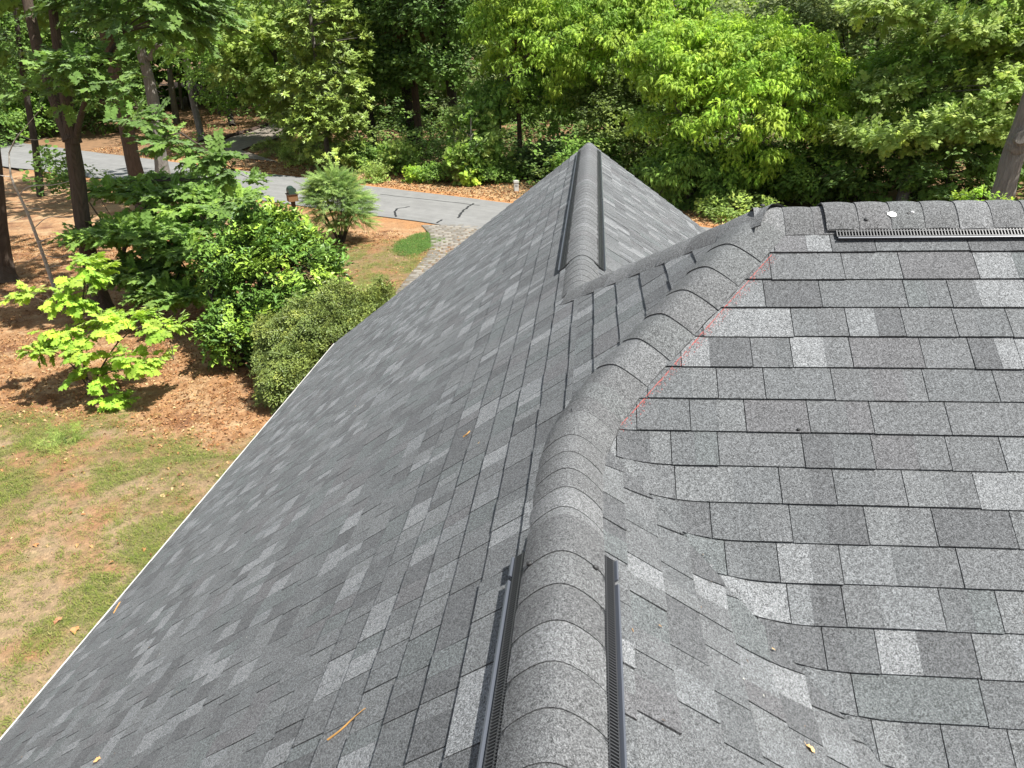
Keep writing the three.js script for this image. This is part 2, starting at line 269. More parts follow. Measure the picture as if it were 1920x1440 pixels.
// ---------------------------------------------------------------- ridge vents (black plastic, slotted)
const ventMat = new THREE.MeshPhysicalMaterial({ color: new THREE.Color().setRGB(0.03, 0.031, 0.033), roughness: 0.4 });
const baffleMat = new THREE.MeshPhysicalMaterial({ color: new THREE.Color().setRGB(0.06, 0.066, 0.08), roughness: 0.35, clearcoat: 0.5, clearcoatRoughness: 0.25 });
const ventDark = new THREE.MeshStandardMaterial({ color: new THREE.Color().setRGB(0.01, 0.01, 0.01), roughness: 0.9 });
function ridgeVent(A, d, sides, from, to, pitchStep, label, q0 = 0.138) {
  const g = new THREE.Group(); g.name = 'ridge_vent'; g.userData.label = label; house.add(g);
  const len = to - from, mid = A.clone().addScaledVector(d, (from + to) / 2);
  for (const [s, n] of sides) {
    const fins = [], baf = [], bed = [], r = rng(5);
    const H = 0.023, qa = q0 - 0.010, qb = q0 + 0.034;
    obox(bed, mid.clone().addScaledVector(s, q0 - 0.03).addScaledVector(n, 0.012), d.clone().multiplyScalar(len / 2), s.clone().multiplyScalar(0.016), n.clone().multiplyScalar(0.010));
    obox(bed, mid.clone().addScaledVector(s, q0 + 0.02).addScaledVector(n, 0.0105), d.clone().multiplyScalar(len / 2), s.clone().multiplyScalar(0.022), n.clone().multiplyScalar(0.0025));
    for (const q of [qa + 0.001, qa + 0.014, qb - 0.003]) obox(fins, mid.clone().addScaledVector(s, q).addScaledVector(n, H - 0.004), d.clone().multiplyScalar(len / 2), s.clone().multiplyScalar(0.0013), n.clone().multiplyScalar(0.0025));
    for (let x = from; x < to; x += pitchStep) obox(fins, A.clone().addScaledVector(d, x).addScaledVector(s, (qa + qb) / 2 - 0.001).addScaledVector(n, H - 0.006), d.clone().multiplyScalar(pitchStep * 0.17), s.clone().multiplyScalar((qb - qa) / 2), n.clone().multiplyScalar(0.0045));
    // outer wind baffle, leaning outward, in lengths that meet end to end
    for (let x = from; x < to; x += 1.22) { const l = Math.min(1.2, to - x), c = A.clone().addScaledVector(d, x + l / 2), j = (r() - 0.5) * 0.003; obox(baf, c.clone().addScaledVector(s, qb + 0.006 + j).addScaledVector(n, 0.0155), d.clone().multiplyScalar(l / 2), s.clone().multiplyScalar(0.003), n.clone().multiplyScalar(0.0115).addScaledVector(s, 0.003)); }
    mesh('baffle', soup(baf), baffleMat, g); mesh('grille', soup(fins), ventMat, g); mesh('vent_base', soup(bed), ventDark, g);
  }
}
ridgeVent(V(0, 0, 0), V(0, 0, -1), [[sL, NL], [sR, V(sp, cp, 0)]], -0.6, 1.93, 0.0095, 'black slotted vent under the caps of the near ridge');
ridgeVent(V(0, 0, 0), V(0, 0, -1), [[sL, NL], [sR, V(sp, cp, 0)]], 5.1, 10.8, 0.02, 'black slotted vent under the caps of the gable ridge');
ridgeVent(V(0, YB, ZB), V(1, 0, 0), [[sF, NF], [sB, NB]], 1.12, 4.2, 0.0126, 'black slotted vent under the caps of the upper ridge');

// ---------------------------------------------------------------- eaves, fascia, walls
const trimMat = new THREE.MeshStandardMaterial({ color: new THREE.Color().setRGB(0.36, 0.35, 0.325), roughness: 0.6 });
const wallMat = new THREE.MeshStandardMaterial({ color: new THREE.Color().setRGB(0.42, 0.38, 0.32), roughness: 0.9 });
{
  const yE = -S * EAVE, dr = [], fa = [], ra = [];
  obox(dr, V(-EAVE - 0.010, yE - 0.012, (6 + ZG) / 2), V(0.014, -0.004, 0), V(0, 0.006, 0), V(0, 0, (6 - ZG) / 2));
  mesh('drip_edge', soup(dr), trimMat, house);
  obox(fa, V(-EAVE - 0.012, yE - 0.11, (6 + ZG) / 2), V(0.012, 0, 0), V(0, 0.085, 0), V(0, 0, (6 - ZG) / 2));
  obox(fa, V(-EAVE + 0.26, yE - 0.19, (6 + ZG) / 2), V(0.26, 0, 0), V(0, 0.008, 0), V(0, 0, (6 - ZG) / 2));
  obox(fa, V(EAVE, yE - 0.11, (Z2 - EAVE + ZG) / 2), V(0.012, 0, 0), V(0, 0.085, 0), V(0, 0, Math.abs(Z2 - EAVE - ZG) / 2));
  mesh('fascia', soup(fa), trimMat, house);
  for (const s of [-1, 1]) { const l = VMAX / 2, c = V(s * EAVE / 2, yE / 2 - 0.09, ZG - 0.012); obox(ra, c, V(s * cp * l, -sp * l, 0), V(0, 0.075, 0), V(0, 0, 0.011)); }
  mesh('rake_board', soup(ra), trimMat, house);
  // walls as closed boxes with a gable triangle at the far end
  const wl = [], foot = (x0, x1, z0, z1) => obox(wl, V((x0 + x1) / 2, (G0 + yE - 0.2) / 2, (z0 + z1) / 2), V((x1 - x0) / 2, 0, 0), V(0, (yE - 0.2 - G0) / 2, 0), V(0, 0, (z1 - z0) / 2));
  foot(-EAVE + 0.5, EAVE - 0.5, ZG + 0.35, 5.7); foot(EAVE - 0.503, 8.2, ZB - 4.3, ZB + 4.3);
  const zz = ZG + 0.347, hx = EAVE - 0.5, yt = -0.12, yb = yE - 0.2, sl = (hx) * S; wl.push(-hx, yb, zz, 0, yt, zz, hx, yb, zz); wl.push(-hx, yb, zz, -hx, yt - sl, zz, 0, yt, zz); wl.push(hx, yb, zz, 0, yt, zz, hx, yt - sl, zz);
  const zb = 5.703; wl.push(-hx, yb, zb, hx, yb, zb, 0, yt, zb); wl.push(-hx, yb, zb, 0, yt, zb, -hx, yt - sl, zb); wl.push(hx, yb, zb, hx, yt - sl, zb, 0, yt, zb);
  mesh('wall', soup(wl), wallMat, house);
}

// ---------------------------------------------------------------- ground
const dNear = (x, z) => (z - roadNearZ(x)) * 0.869, dFar = (x, z) => (roadFarZ(x) - z) * 0.843; // metres outside each road edge
function lawn(x, z) { // 1 on the lawns, 0 on straw
  const n = (fbm(x * 0.5, z * 0.5, 41, 3) - 0.5) * 3.2;
  const a = sstep(-0.5, 1.1, z + 13.4 + (x + 7) * -0.12 + n * 0.7) * sstep(-20, -15.5, x + n * 0.5 + (z + 8) * -0.25);
  const b = sstep(2.6, 1.2, Math.hypot((x + 7.6) * 0.85, (z + 24.6) * 0.42) + n * 0.35);
  return Math.max(a, b * 0.95);
}
function green(x, z) { return clamp((fbm(x * 1.15, z * 1.15, 52, 4) - 0.475) * 6) * 0.75 + clamp((fbm(x * 3.1, z * 3.1, 57, 3) - 0.5) * 3) * 0.35; }
function groundColor(x, z) {
  const dn = dNear(x, z), df = dFar(x, z), m = fbm(x * 1.3, z * 1.3, 61, 4), f = fbm(x * 9, z * 9, 62, 3), h = hash(Math.floor(x * 34), Math.floor(z * 34), 3);
  let c = [0.43, 0.235, 0.108]; // pine straw
  const litter = clamp((fbm(x * 2.2, z * 2.2, 63, 3) - 0.42) * 4) * 0.65;
  const mix = (d, t) => { for (let i = 0; i < 3; i++) c[i] = lerp(c[i], d[i], clamp(t)); };
  mix([0.54, 0.37, 0.2], litter); mix([0.22, 0.10, 0.045], clamp((0.44 - m) * 4));
  const la = lawn(x, z);
  if (la > 0) {
    const bare = clamp((fbm(x * 0.55, z * 0.55, 71, 3) - 0.44) * 5);
    const lc = [lerp(0.25, 0.335, bare), lerp(0.168, 0.23, bare), lerp(0.075, 0.13, bare)];
    mix(lc, la); mix([0.34, 0.17, 0.075], la * clamp((fbm(x * 1.1, z * 1.1, 77, 3) - 0.5) * 5) * 0.85); mix([0.13, 0.15, 0.032], la * clamp(green(x, z)) * 0.9);
  }
  if (dn < 2.2) mix([0.43, 0.215, 0.085], sstep(1.5, 0.2, dn + (m - 0.5) * 2));
  if (df > -1) {
    const deep = sstep(1.2, 3.2, df + (m - 0.5) * 2.5);
    mix([0.52, 0.245, 0.088], 1); mix([0.5, 0.34, 0.175], sstep(0.35, 1.2, df + (m - 0.5)) * 0.85); mix([0.17, 0.115, 0.045], deep * sstep(-60, -14, x)); mix([0.34, 0.2, 0.105], deep * sstep(-18, -24, x) * 0.9);
    const sunny = clamp((fbm(x * 0.4, z * 0.4, 81, 3) - 0.48) * 5) * deep; mix([0.12, 0.135, 0.03], sunny * 0.5);
  }
  const k = 0.70 * (0.72 + 0.36 * f + 0.22 * (h - 0.5) + (h > 0.93 ? 0.25 : 0) - (h < 0.07 ? 0.25 : 0));
  return c.map((v) => clamp(v * k));
}
const GX0 = -38, GX1 = 12, GZ0 = -54, GZ1 = 8;
{
  const n = 2048, tex = grayTex(n, (i, j) => groundColor(lerp(GX0, GX1, (i + 0.5) / n), lerp(GZ0, GZ1, (j + 0.5) / n)).map(toS), true, false, true);
  const bump = grayTex(512, (i, j) => { const x = i / 512 * 24, y = j / 512 * 24; return clamp(0.25 + 0.5 * vnoise(x % 24, y % 24, 5) * 0.6 + 0.4 * hash(i >> 1, j >> 1, 8)); }, false);
  bump.repeat.set((GX1 - GX0) / 3, (GZ1 - GZ0) / 3);
  const nx = 125, nz = 155, pos = [], uv = [], idx = [];
  for (let j = 0; j <= nz; j++) for (let i = 0; i <= nx; i++) { const x = lerp(GX0, GX1, i / nx), z = lerp(GZ0, GZ1, j / nz); pos.push(x, groundY(x, z) + ((dNear(x, z) > 1.2 && x < -5 && z < 3) || dFar(x, z) > 1.5 ? (fbm(x * 0.6, z * 0.6, 91, 3) - 0.5) * 0.10 : 0), z); uv.push(i / nx, j / nz); }
  for (let j = 0; j < nz; j++) for (let i = 0; i < nx; i++) { const a = j * (nx + 1) + i; idx.push(a, a + nx + 1, a + 1, a + 1, a + nx + 1, a + nx + 2); }
  const g = new THREE.BufferGeometry(); g.setAttribute('position', new THREE.Float32BufferAttribute(pos, 3)); g.setAttribute('uv', new THREE.Float32BufferAttribute(uv, 2)); g.setIndex(idx); g.computeVertexNormals();
  struct(mesh('ground', g, new THREE.MeshStandardMaterial({ map: tex, roughness: 1, bumpMap: bump, bumpScale: 0.03 })));
  // the land beyond, out to the horizon
  const ft = grayTex(512, (i, j) => { const x = i / 512, y = j / 512, a = (s, k) => vnoise((x * k) % k, (y * k) % k, s); const w = hash(i, j, 9), v = 0.6 + 0.5 * fbm(x * 20, y * 20, 14, 3) - 0.15 + 0.25 * (w - 0.5); return [0.235 * v, 0.13 * v, 0.06 * v].map(toS); }, true, true, true);
  const fp = [], fu = [], fi = [], N = 60; const sx = (t) => Math.sign(t) * (40 * Math.abs(t) + 860 * Math.pow(Math.abs(t), 4));
  for (let j = 0; j <= N; j++) for (let i = 0; i <= N; i++) { const x = -13 + sx(i / N * 2 - 1), z = -23 + sx(j / N * 2 - 1) * 1.1; fp.push(x, groundY(x, z) - (x > GX0 && x < GX1 && z > GZ0 && z < GZ1 ? 0.25 : 0.06), z); fu.push(x / 7, z / 7); }
  for (let j = 0; j < N; j++) for (let i = 0; i < N; i++) { const a = j * (N + 1) + i; fi.push(a, a + N + 1, a + 1, a + 1, a + N + 1, a + N + 2); }
  const fg = new THREE.BufferGeometry(); fg.setAttribute('position', new THREE.Float32BufferAttribute(fp, 3)); fg.setAttribute('uv', new THREE.Float32BufferAttribute(fu, 2)); fg.setIndex(fi); fg.computeVertexNormals();
  struct(mesh('woodland_floor', fg, new THREE.MeshStandardMaterial({ map: ft, roughness: 1 })));
}
// ---------------------------------------------------------------- road with sealed cracks
const ROADY = G0 + 0.035;
const roadZ = (x, t) => lerp(roadNearZ(x), roadFarZ(x), t);
{
  const n = 1024, tex = grayTex(n, (i, j) => { const u = i / n, v = j / n; const w = hash(i, j, 21), b = fbm(u * 40, v * 14, 22, 4), st = fbm(u * 9, v * 60, 23, 3), wheel = Math.exp(-(((v % 1) - 0.28) ** 2) / 0.006) + Math.exp(-(((v % 1) - 0.72) ** 2) / 0.006); const k = 0.152 + 0.045 * (b - 0.5) + 0.05 * (w - 0.5) + 0.05 * (st - 0.5) + 0.012 * wheel; return [k * 1.0, k * 0.985, k * 0.95].map(toS); }, true, true, true);
  const pos = [], uv = [], idx = [], X0 = -120, X1 = 60, N = 120, M = 6, off = [0.45, 0.47];
  for (let i = 0; i <= N; i++) { const x = lerp(X0, X1, i / N); for (let j = 0; j <= M; j++) { const t = j / M, wob = (j === 0 || j === M ? (fbm(x * 1.7, j, 31, 3) - 0.5) * 0.35 : 0); const z = roadZ(x, t) + wob; pos.push(x, ROADY + 0.05 * Math.sin(t * Math.PI), z); uv.push(x / 14, t); } }
  for (let i = 0; i < N; i++) for (let j = 0; j < M; j++) { const a = i * (M + 1) + j; idx.push(a, a + M + 1, a + 1, a + 1, a + M + 1, a + M + 2); }
  const g = new THREE.BufferGeometry(); g.setAttribute('position', new THREE.Float32BufferAttribute(pos, 3)); g.setAttribute('uv', new THREE.Float32BufferAttribute(uv, 2)); g.setIndex(idx); g.computeVertexNormals();
  const road = struct(mesh('road', g, new THREE.MeshStandardMaterial({ map: tex, roughness: 0.9 })));
  const tar = new THREE.MeshStandardMaterial({ color: new THREE.Color().setRGB(0.018, 0.018, 0.02), roughness: 0.6 });
  const crack = (pts, w) => { // zigzag sealed crack: thin ribbon lying on the crown of the road
    const r = rng(pts.length * 7 + Math.round(w * 900)), line = []; for (let i = 0; i + 1 < pts.length; i++) for (let k = 0; k < 6; k++) { const t = k / 6; line.push([lerp(pts[i][0], pts[i + 1][0], t) + (r() - 0.5) * 0.09, 0, lerp(pts[i][2], pts[i + 1][2], t) + (r() - 0.5) * 0.09]); } line.push(pts[pts.length - 1]);
    const y = (x, z) => { const t = clamp((z - roadNearZ(x)) / (roadFarZ(x) - roadNearZ(x))); return ROADY + 0.05 * Math.sin(t * Math.PI) + 0.006; };
    const p = []; for (let i = 0; i + 1 < line.length; i++) { const a = line[i], b = line[i + 1], dx = b[0] - a[0], dz = b[2] - a[2], l = Math.hypot(dx, dz) || 1, nx = -dz / l * w, nz = dx / l * w; const q = (c, s) => [c[0] + s * nx, y(c[0] + s * nx, c[2] + s * nz), c[2] + s * nz]; p.push(...q(a, -1), ...q(a, 1), ...q(b, 1), ...q(a, -1), ...q(b, 1), ...q(b, -1)); }
    const m = mesh('crack_seal', soup(p), tar, road); return m;
  };
  crack([[-8.65, -5.81, -33.50], [-8.90, -5.80, -34.24], [-8.99, -5.82, -35.11], [-8.45, -5.81, -35.51]], 0.045);
  crack([[-5.81, -5.82, -33.05], [-5.78, -5.80, -34.05], [-5.68, -5.82, -35.27], [-5.56, -5.80, -36.17]], 0.05);
  crack([[-6.54, -5.80, -32.20], [-6.43, -5.82, -32.76]], 0.05);
  crack([[-10.75, -5.80, -38.78], [-8.01, -5.80, -37.22], [-5.19, -5.80, -35.66]], 0.03);
}
// ---------------------------------------------------------------- stone-paved driveway beside the house
{
  const L = [[-6.08, -5.80, -20.11], [-6.03, -5.82, -22.09], [-6.04, -5.83, -24.08], [-5.96, -5.82, -27.07], [-6.13, -5.80, -28.71], [-6.49, -5.81, -30.32], [-7.17, -5.82, -31.90]];
  const drive = struct(mesh('driveway', (() => { const p = []; const y = G0 + 0.03; for (let i = 0; i + 1 < L.length; i++) { const a = L[i], b = L[i + 1], ra = 2.4, rb = 2.4; p.push(a[0], y, a[2], ra, y, a[2], rb, y, b[2], a[0], y, a[2], rb, y, b[2], b[0], y, b[2]); } return soup(p); })(), new THREE.MeshStandardMaterial({ color: new THREE.Color().setRGB(0.11, 0.092, 0.07), roughness: 1 })));
  const edge = (z) => { for (let i = 0; i + 1 < L.length; i++) if (z <= L[i][2] && z >= L[i + 1][2]) return lerp(L[i][0], L[i + 1][0], (z - L[i][2]) / (L[i + 1][2] - L[i][2])); return L[0][0]; };
  const geos = []; const r = rng(301);
  for (let v = 0; v < 5; v++) { // chamfered rough stones, a few shapes
    const sx = 0.148 + 0.03 * r(), sz = 0.10 + 0.02 * r(), p = []; const top = [], bot = []; for (let k = 0; k < 8; k++) { const a = (k + 0.5) / 8 * Math.PI * 2, q = (f) => [Math.sign(Math.cos(a)) * Math.pow(Math.abs(Math.cos(a)), 0.4) * sx * f + (r() - 0.5) * 0.012, Math.sign(Math.sin(a)) * Math.pow(Math.abs(Math.sin(a)), 0.4) * sz * f + (r() - 0.5) * 0.012]; const t = q(0.86), b = q(1); top.push([t[0], 0.018 + (r() - 0.5) * 0.006, t[1]]); bot.push([b[0], 0.0, b[1]]); }
    for (let k = 0; k < 8; k++) { const a = top[k], b = top[(k + 1) % 8], c = bot[k], d = bot[(k + 1) % 8]; p.push(0, 0.020, 0, ...b, ...a, ...a, ...b, ...d, ...a, ...d, ...c); }
    geos.push(soup(p));
  }
  const mats = [[0.15, 0.135, 0.115], [0.18, 0.163, 0.138], [0.13, 0.118, 0.1], [0.2, 0.18, 0.152]].map((c) => new THREE.MeshStandardMaterial({ color: new THREE.Color().setRGB(...c), roughness: 0.95 }));
  const list = [];
  for (let z = L[0][2] - 0.1, row = 0; z > L[L.length - 1][2] + 0.05; z -= 0.262, row++) { const e = edge(z); for (let x = e + 0.18 + (row % 2) * 0.17, k = 0; x < e + 3.4; x += 0.37, k++) { const p = scr(V(x, G0, z)); const roofX = 1103 - (p[1] - 264) * 1.245; list.push({ x, z, vis: p[0] < roofX + 14 && p[0] > 690 && p[1] > 415, s: -p[1] }); } }
  let vis = list.filter((q) => q.vis).sort((a, b) => a.s - b.s); const singles = new Set(vis.slice(0, 298)); const rest = [];
  for (const q of list) { const g = geos[(r() * 5) | 0], y = G0 + 0.028, rot = (r() - 0.5) * 0.16, mt = mats[(r() * 4) | 0], jx = (r() - 0.5) * 0.03, jz = (r() - 0.5) * 0.03; if (singles.has(q)) { const m = mesh('paver', g, mt, drive); m.position.set(q.x + jx, y, q.z + jz); m.rotation.y = rot; } else { const c = g.clone(); c.rotateY(rot); c.translate(q.x + jx, y, q.z + jz); rest.push(c); } }
  if (rest.length) mesh('pavers', mergeGeometries(rest), mats[0], drive).userData.kind = 'stuff';
}
// ---------------------------------------------------------------- unpaved drive beyond the road, with a log along it
{
  const a = [[-25.08, -5.81, -53.81], [-27.06, -5.79, -56.90], [-29.56, -5.63, -61.22], [-29.45, -5.45, -63.85], [-28.85, -5.29, -66.86], [-28.50, -5.12, -70.29], [-28.13, -4.97, -73.38]], b = [[-20.91, -5.81, -51.08], [-23.09, -5.79, -53.71], [-26.00, -5.75, -57.04], [-25.69, -5.60, -59.13], [-24.85, -5.42, -61.41], [-24.10, -5.27, -64.21], [-23.29, -5.10, -67.25]];
  const p = []; const l = (q) => [q[0], groundY(q[0], q[2]) + 0.07, q[2]]; for (let i = 0; i + 1 < a.length; i++) p.push(...l(a[i]), ...l(b[i]), ...l(b[i + 1]), ...l(a[i]), ...l(b[i + 1]), ...l(a[i + 1]));
  const uv = []; for (let i = 0; i < p.length; i += 3) uv.push(p[i] / 4, p[i + 2] / 4);
  const tex = grayTex(256, (i, j) => { const v = 0.75 + 0.5 * (hash(i, j, 3) - 0.5) + 0.5 * (fbm(i / 24, j / 24, 6, 3) - 0.5); return [0.22 * v, 0.185 * v, 0.15 * v].map(toS); }, true, true, true);
  struct(mesh('gravel_drive', soup(p, null, uv), new THREE.MeshStandardMaterial({ map: tex, roughness: 1 })));
  const q = [[-29.85, -5.60, -61.75], [-29.45, -5.45, -63.85], [-28.90, -5.35, -65.83], [-28.70, -5.20, -68.90]].map((v) => [v[0], v[1] + 0.16, v[2]]);
  tag(mesh('edging_log', tubeGeo([taper(smoothPath(q, 14), Array(15).fill(0.17), 8, [], 0.2, rng(4))]), new THREE.MeshStandardMaterial({ color: new THREE.Color().setRGB(0.05, 0.03, 0.022), roughness: 1 })), 'dark log lying along the edge of the far drive', 'log');
}

// ---------------------------------------------------------------- leaves and sprays
function ovate(L, W, fold = 0.12, droop = 0.1) { const b = [0, 0, 0], m = [0, 0, 0.5 * L], t = [0, -droop * L, L], r1 = [0.46 * W, fold * W, 0.3 * L], r2 = [0.38 * W, fold * W * 0.6 - droop * L * 0.4, 0.68 * L], l1 = [-r1[0], r1[1], r1[2]], l2 = [-r2[0], r2[1], r2[2]]; return [b, m, r1, r1, m, r2, r2, m, t, b, l1, m, l1, l2, m, l2, t, m].flat(); }
function lance(L, W, fold = 0.15, droop = 0.15) { const b = [0, 0, 0], m = [0, 0, 0.5 * L], t = [0, -droop * L, L], r = [0.5 * W, fold * W, 0.45 * L], l = [-r[0], r[1], r[2]]; return [b, m, r, r, m, t, b, l, m, l, t, m].flat(); }
function star(L, fold = 0.06) { const h = [[0, 0], [0.2, -0.04], [0.5, 0.1], [0.3, 0.34], [0.56, 0.6], [0.24, 0.62], [0, 1]], c = [0, 0, 0.36 * L], o = []; for (const s of [1, -1]) for (let i = 0; i + 1 < h.length; i++) { const a = [s * h[i][0] * L, Math.abs(h[i][0]) * fold * 2 * L - 0.1 * L * h[i][1] * h[i][1], h[i][1] * L], b = [s * h[i + 1][0] * L, Math.abs(h[i + 1][0]) * fold * 2 * L - 0.1 * L * h[i + 1][1] * h[i + 1][1], h[i + 1][1] * L]; if (s > 0) o.push(...c, ...b, ...a); else o.push(...c, ...a, ...b); } return o; }
function spray(n, seed, leaf, place, twig = 0) {
  const r = rng(seed), out = [], M = new THREE.Matrix4(), e = new THREE.Euler(), q = new THREE.Quaternion(), p = V(0, 0, 0);
  for (let i = 0; i < n; i++) { const w = place(i / n, r, i); e.set(w.pitch, w.yaw, w.roll || 0, 'YXZ'); q.setFromEuler(e); const s = w.s || 1; M.compose(V(...w.p), q, V(s, s, s)); const a = leaf(r); for (let k = 0; k < a.length; k += 3) { p.set(a[k], a[k + 1], a[k + 2]).applyMatrix4(M); out.push(p.x, p.y, p.z); } }
  if (twig) taper([[0, 0, -twig * 0.3], [0, 0.02, twig * 0.5], [0, 0, twig]], [0.006, 0.005, 0.003], 3, out);
  return soup(out);
}
// every spray is about half a metre; +z points outward, +y up
const flatPlace = (len, tilt) => (t, r, i) => ({ p: [(i % 2 ? 1 : -1) * 0.03, (r() - 0.5) * 0.05, t * len], yaw: (i % 2 ? 1 : -1) * (0.5 + 0.7 * r()), pitch: (r() - 0.25) * tilt, roll: (r() - 0.5) * tilt * 1.3, s: 0.75 + 0.5 * r() });
const domePlace = (len, lo, hi) => (t, r) => ({ p: [(r() - 0.5) * len * 0.6, (r() - 0.5) * len * 0.35, (r() - 0.2) * len], yaw: (r() - 0.5) * 4.6, pitch: lerp(lo, hi, r()), roll: (r() - 0.5) * 0.9, s: 0.7 + 0.6 * r() });
const SPRAY = {
  maple: spray(9, 1, () => star(0.16), flatPlace(0.5, 0.7), 0.5),
  maple2: spray(10, 2, () => star(0.15), domePlace(0.5, -0.2, 0.9), 0.4),
  big: spray(8, 3, () => star(0.2), flatPlace(0.42, 0.9), 0.42),
  tulip: spray(10, 4, () => star(0.15, 0.03), domePlace(0.5, -0.3, 0.8), 0.4),
  round: spray(13, 5, () => ovate(0.13, 0.1), domePlace(0.5, -0.4, 0.9), 0.4),
  droop: spray(16, 6, () => lance(0.17, 0.07, 0.15, 0.3), (t, r) => ({ p: [(r() - 0.5) * 0.3, (r() - 0.5) * 0.14, (r() - 0.3) * 0.34], yaw: (r() - 0.5) * 5.4, pitch: 0.1 + 0.8 * r(), roll: (r() - 0.5) * 0.7, s: 0.7 + 0.6 * r() }), 0.3),
  glossy: spray(11, 7, () => ovate(0.095, 0.048, 0.3, 0.08), domePlace(0.26, -0.7, 0.5), 0.25),
  tiny: spray(26, 8, () => lance(0.04, 0.022, 0.2, 0), domePlace(0.22, -0.9, 0.6), 0.2),
  magnolia: spray(11, 9, () => lance(0.2, 0.075, 0.2, 0.1), (t, r) => ({ p: [0, 0.02 * r(), 0.05], yaw: t * 6.28 + r() * 0.5, pitch: -0.55 + 0.75 * r(), roll: 0, s: 0.7 + 0.5 * r() }), 0.2),
  feather: spray(44, 10, () => lance(0.10, 0.017, 0.1, 0.2), (t, r, i) => ({ p: [(r() - 0.5) * 0.14 * (1 - t), (r() - 0.5) * 0.05, t * 0.42], yaw: (i % 2 ? 1 : -1) * (0.3 + 0.6 * r()), pitch: (r() - 0.6) * 0.5, s: 1.1 - 0.5 * t }), 0.4),
  far: spray(12, 12, () => ovate(0.3, 0.24), domePlace(0.9, -0.5, 0.9)),
  needle: spray(30, 13, () => lance(0.24, 0.012, 0.1, 0.3), (t, r) => ({ p: [0, 0, r() * 0.2], yaw: (r() - 0.5) * 5, pitch: (r() - 0.5) * 2.2, s: 0.8 + 0.4 * r() })),
};
const leafMat = (rough, trans, spec = 0.35) => new THREE.MeshPhysicalMaterial({ color: 0xffffff, roughness: rough, transmission: trans, thickness: 0, specularIntensity: spec, side: THREE.DoubleSide });
const LM = { soft: leafMat(0.96, 0.5, 0.4), gloss: leafMat(0.42, 0, 0.5), dark: leafMat(0.96, 0.45, 0.35), dry: leafMat(0.95, 0.1, 0.2) };
const C3 = new THREE.Color(), Q = new THREE.Quaternion(), M4 = new THREE.Matrix4(), X = V(0, 0, 0), Y = V(0, 0, 0), Z = V(0, 0, 0);
// blobs: [x, y, z, rx, ry, rz, clumps, sprays per clump, clump radius]
function crown(parent, name, blobs, geo, mat, cols, { seed = 1, scale = 1, out = 0.55, shell = 0.5, flat = 0.6, under = 0.4, tip = 0.25, face = 0.95, dens = 0.5 } = {}) {
  const r = rng(seed), g = () => (r() + r() + r() - 1.5) * 1.15, ms = [], cs = [], centers = [], ox = parent.position.x, oy = parent.position.y, oz = parent.position.z;
  for (const [cx, cy, cz, rx, ry, rz, nc, ns, cr] of blobs) for (let c = 0; c < nc; c++) {
    let a = r() * 6.2832, u = r() * 2 - 1; if (u < -0.2 && r() < under) u = -u; const h = Math.sqrt(1 - u * u), k = lerp(shell, 1, Math.pow(r(), 0.45)) * (0.86 + 0.3 * vnoise(a * 1.6, u * 3, seed));
    const dx = h * Math.cos(a), dz = h * Math.sin(a), px = cx + dx * rx * k, py = cy + u * ry * k, pz = cz + dz * rz * k; centers.push([px, py, pz]);
    const cc = cols[(r() * cols.length) | 0], ck = 0.85 + 0.3 * r(), cR = cr * (0.7 + 0.6 * r());
    for (let s = 0, m = ns * dens; s < m; s++) {
      const qx = g(), qy = g(), qz = g(), x = px + qx * cR, y = py + qy * cR * flat, z = pz + qz * cR;
      Z.set(dx * out + qx * 0.6 + (r() - 0.5) * 0.9, (u * out * 0.35 + qy * 0.35) - 0.1 + (r() - 0.5) * 0.4, dz * out + qz * 0.6 + (r() - 0.5) * 0.9).normalize(); Y.set((r() - 0.5) * 0.7 + dx * face, 1, (r() - 0.5) * 0.7 + dz * face); X.crossVectors(Y, Z).normalize(); Y.crossVectors(Z, X);
      const sc = scale * (0.7 + 0.6 * r()); M4.makeBasis(X, Y, Z).scale(V(sc, sc, sc)).setPosition(x - ox, y - oy, z - oz); ms.push(M4.clone());
      const kk = ck * (0.8 + 0.4 * r()), y2 = r() < tip ? 1 : 0; cs.push([cc[0] * kk * (1 + 0.24 * y2), cc[1] * kk * (1 + 0.16 * y2), cc[2] * kk]);
    }
  }
  const im = shade(new THREE.InstancedMesh(geo, mat, ms.length)); im.name = name; im.userData.kind = 'stuff'; ms.forEach((m, i) => { im.setMatrixAt(i, m); im.setColorAt(i, C3.setRGB(...cs[i])); }); parent.add(im);
  return centers;
}
const barkTex = (() => { const n = 256; const f = (i, j) => { const x = i / n, y = j / n; return fbm(x * 18, y * 7, 5, 4) * 0.7 + 0.3 * Math.abs(Math.sin((x * 22 + 2.5 * fbm(x * 6, y * 5, 9, 3)) * Math.PI)); }; const c = grayTex(n, (i, j) => toS(0.3 + 0.7 * f(i, j))), b = grayTex(n, f, false); return { c, b }; })();
const bark = (c) => new THREE.MeshStandardMaterial({ color: new THREE.Color().setRGB(...c), map: barkTex.c, bumpMap: barkTex.b, bumpScale: 0.03, roughness: 1 });
const BK = { white: bark([0.55, 0.51, 0.45]), brown: bark([0.094, 0.066, 0.047]), grey: bark([0.180, 0.162, 0.138]), red: bark([0.120, 0.075, 0.051]), dark: bark([0.060, 0.048, 0.036]), pale: bark([0.231, 0.209, 0.182]) };
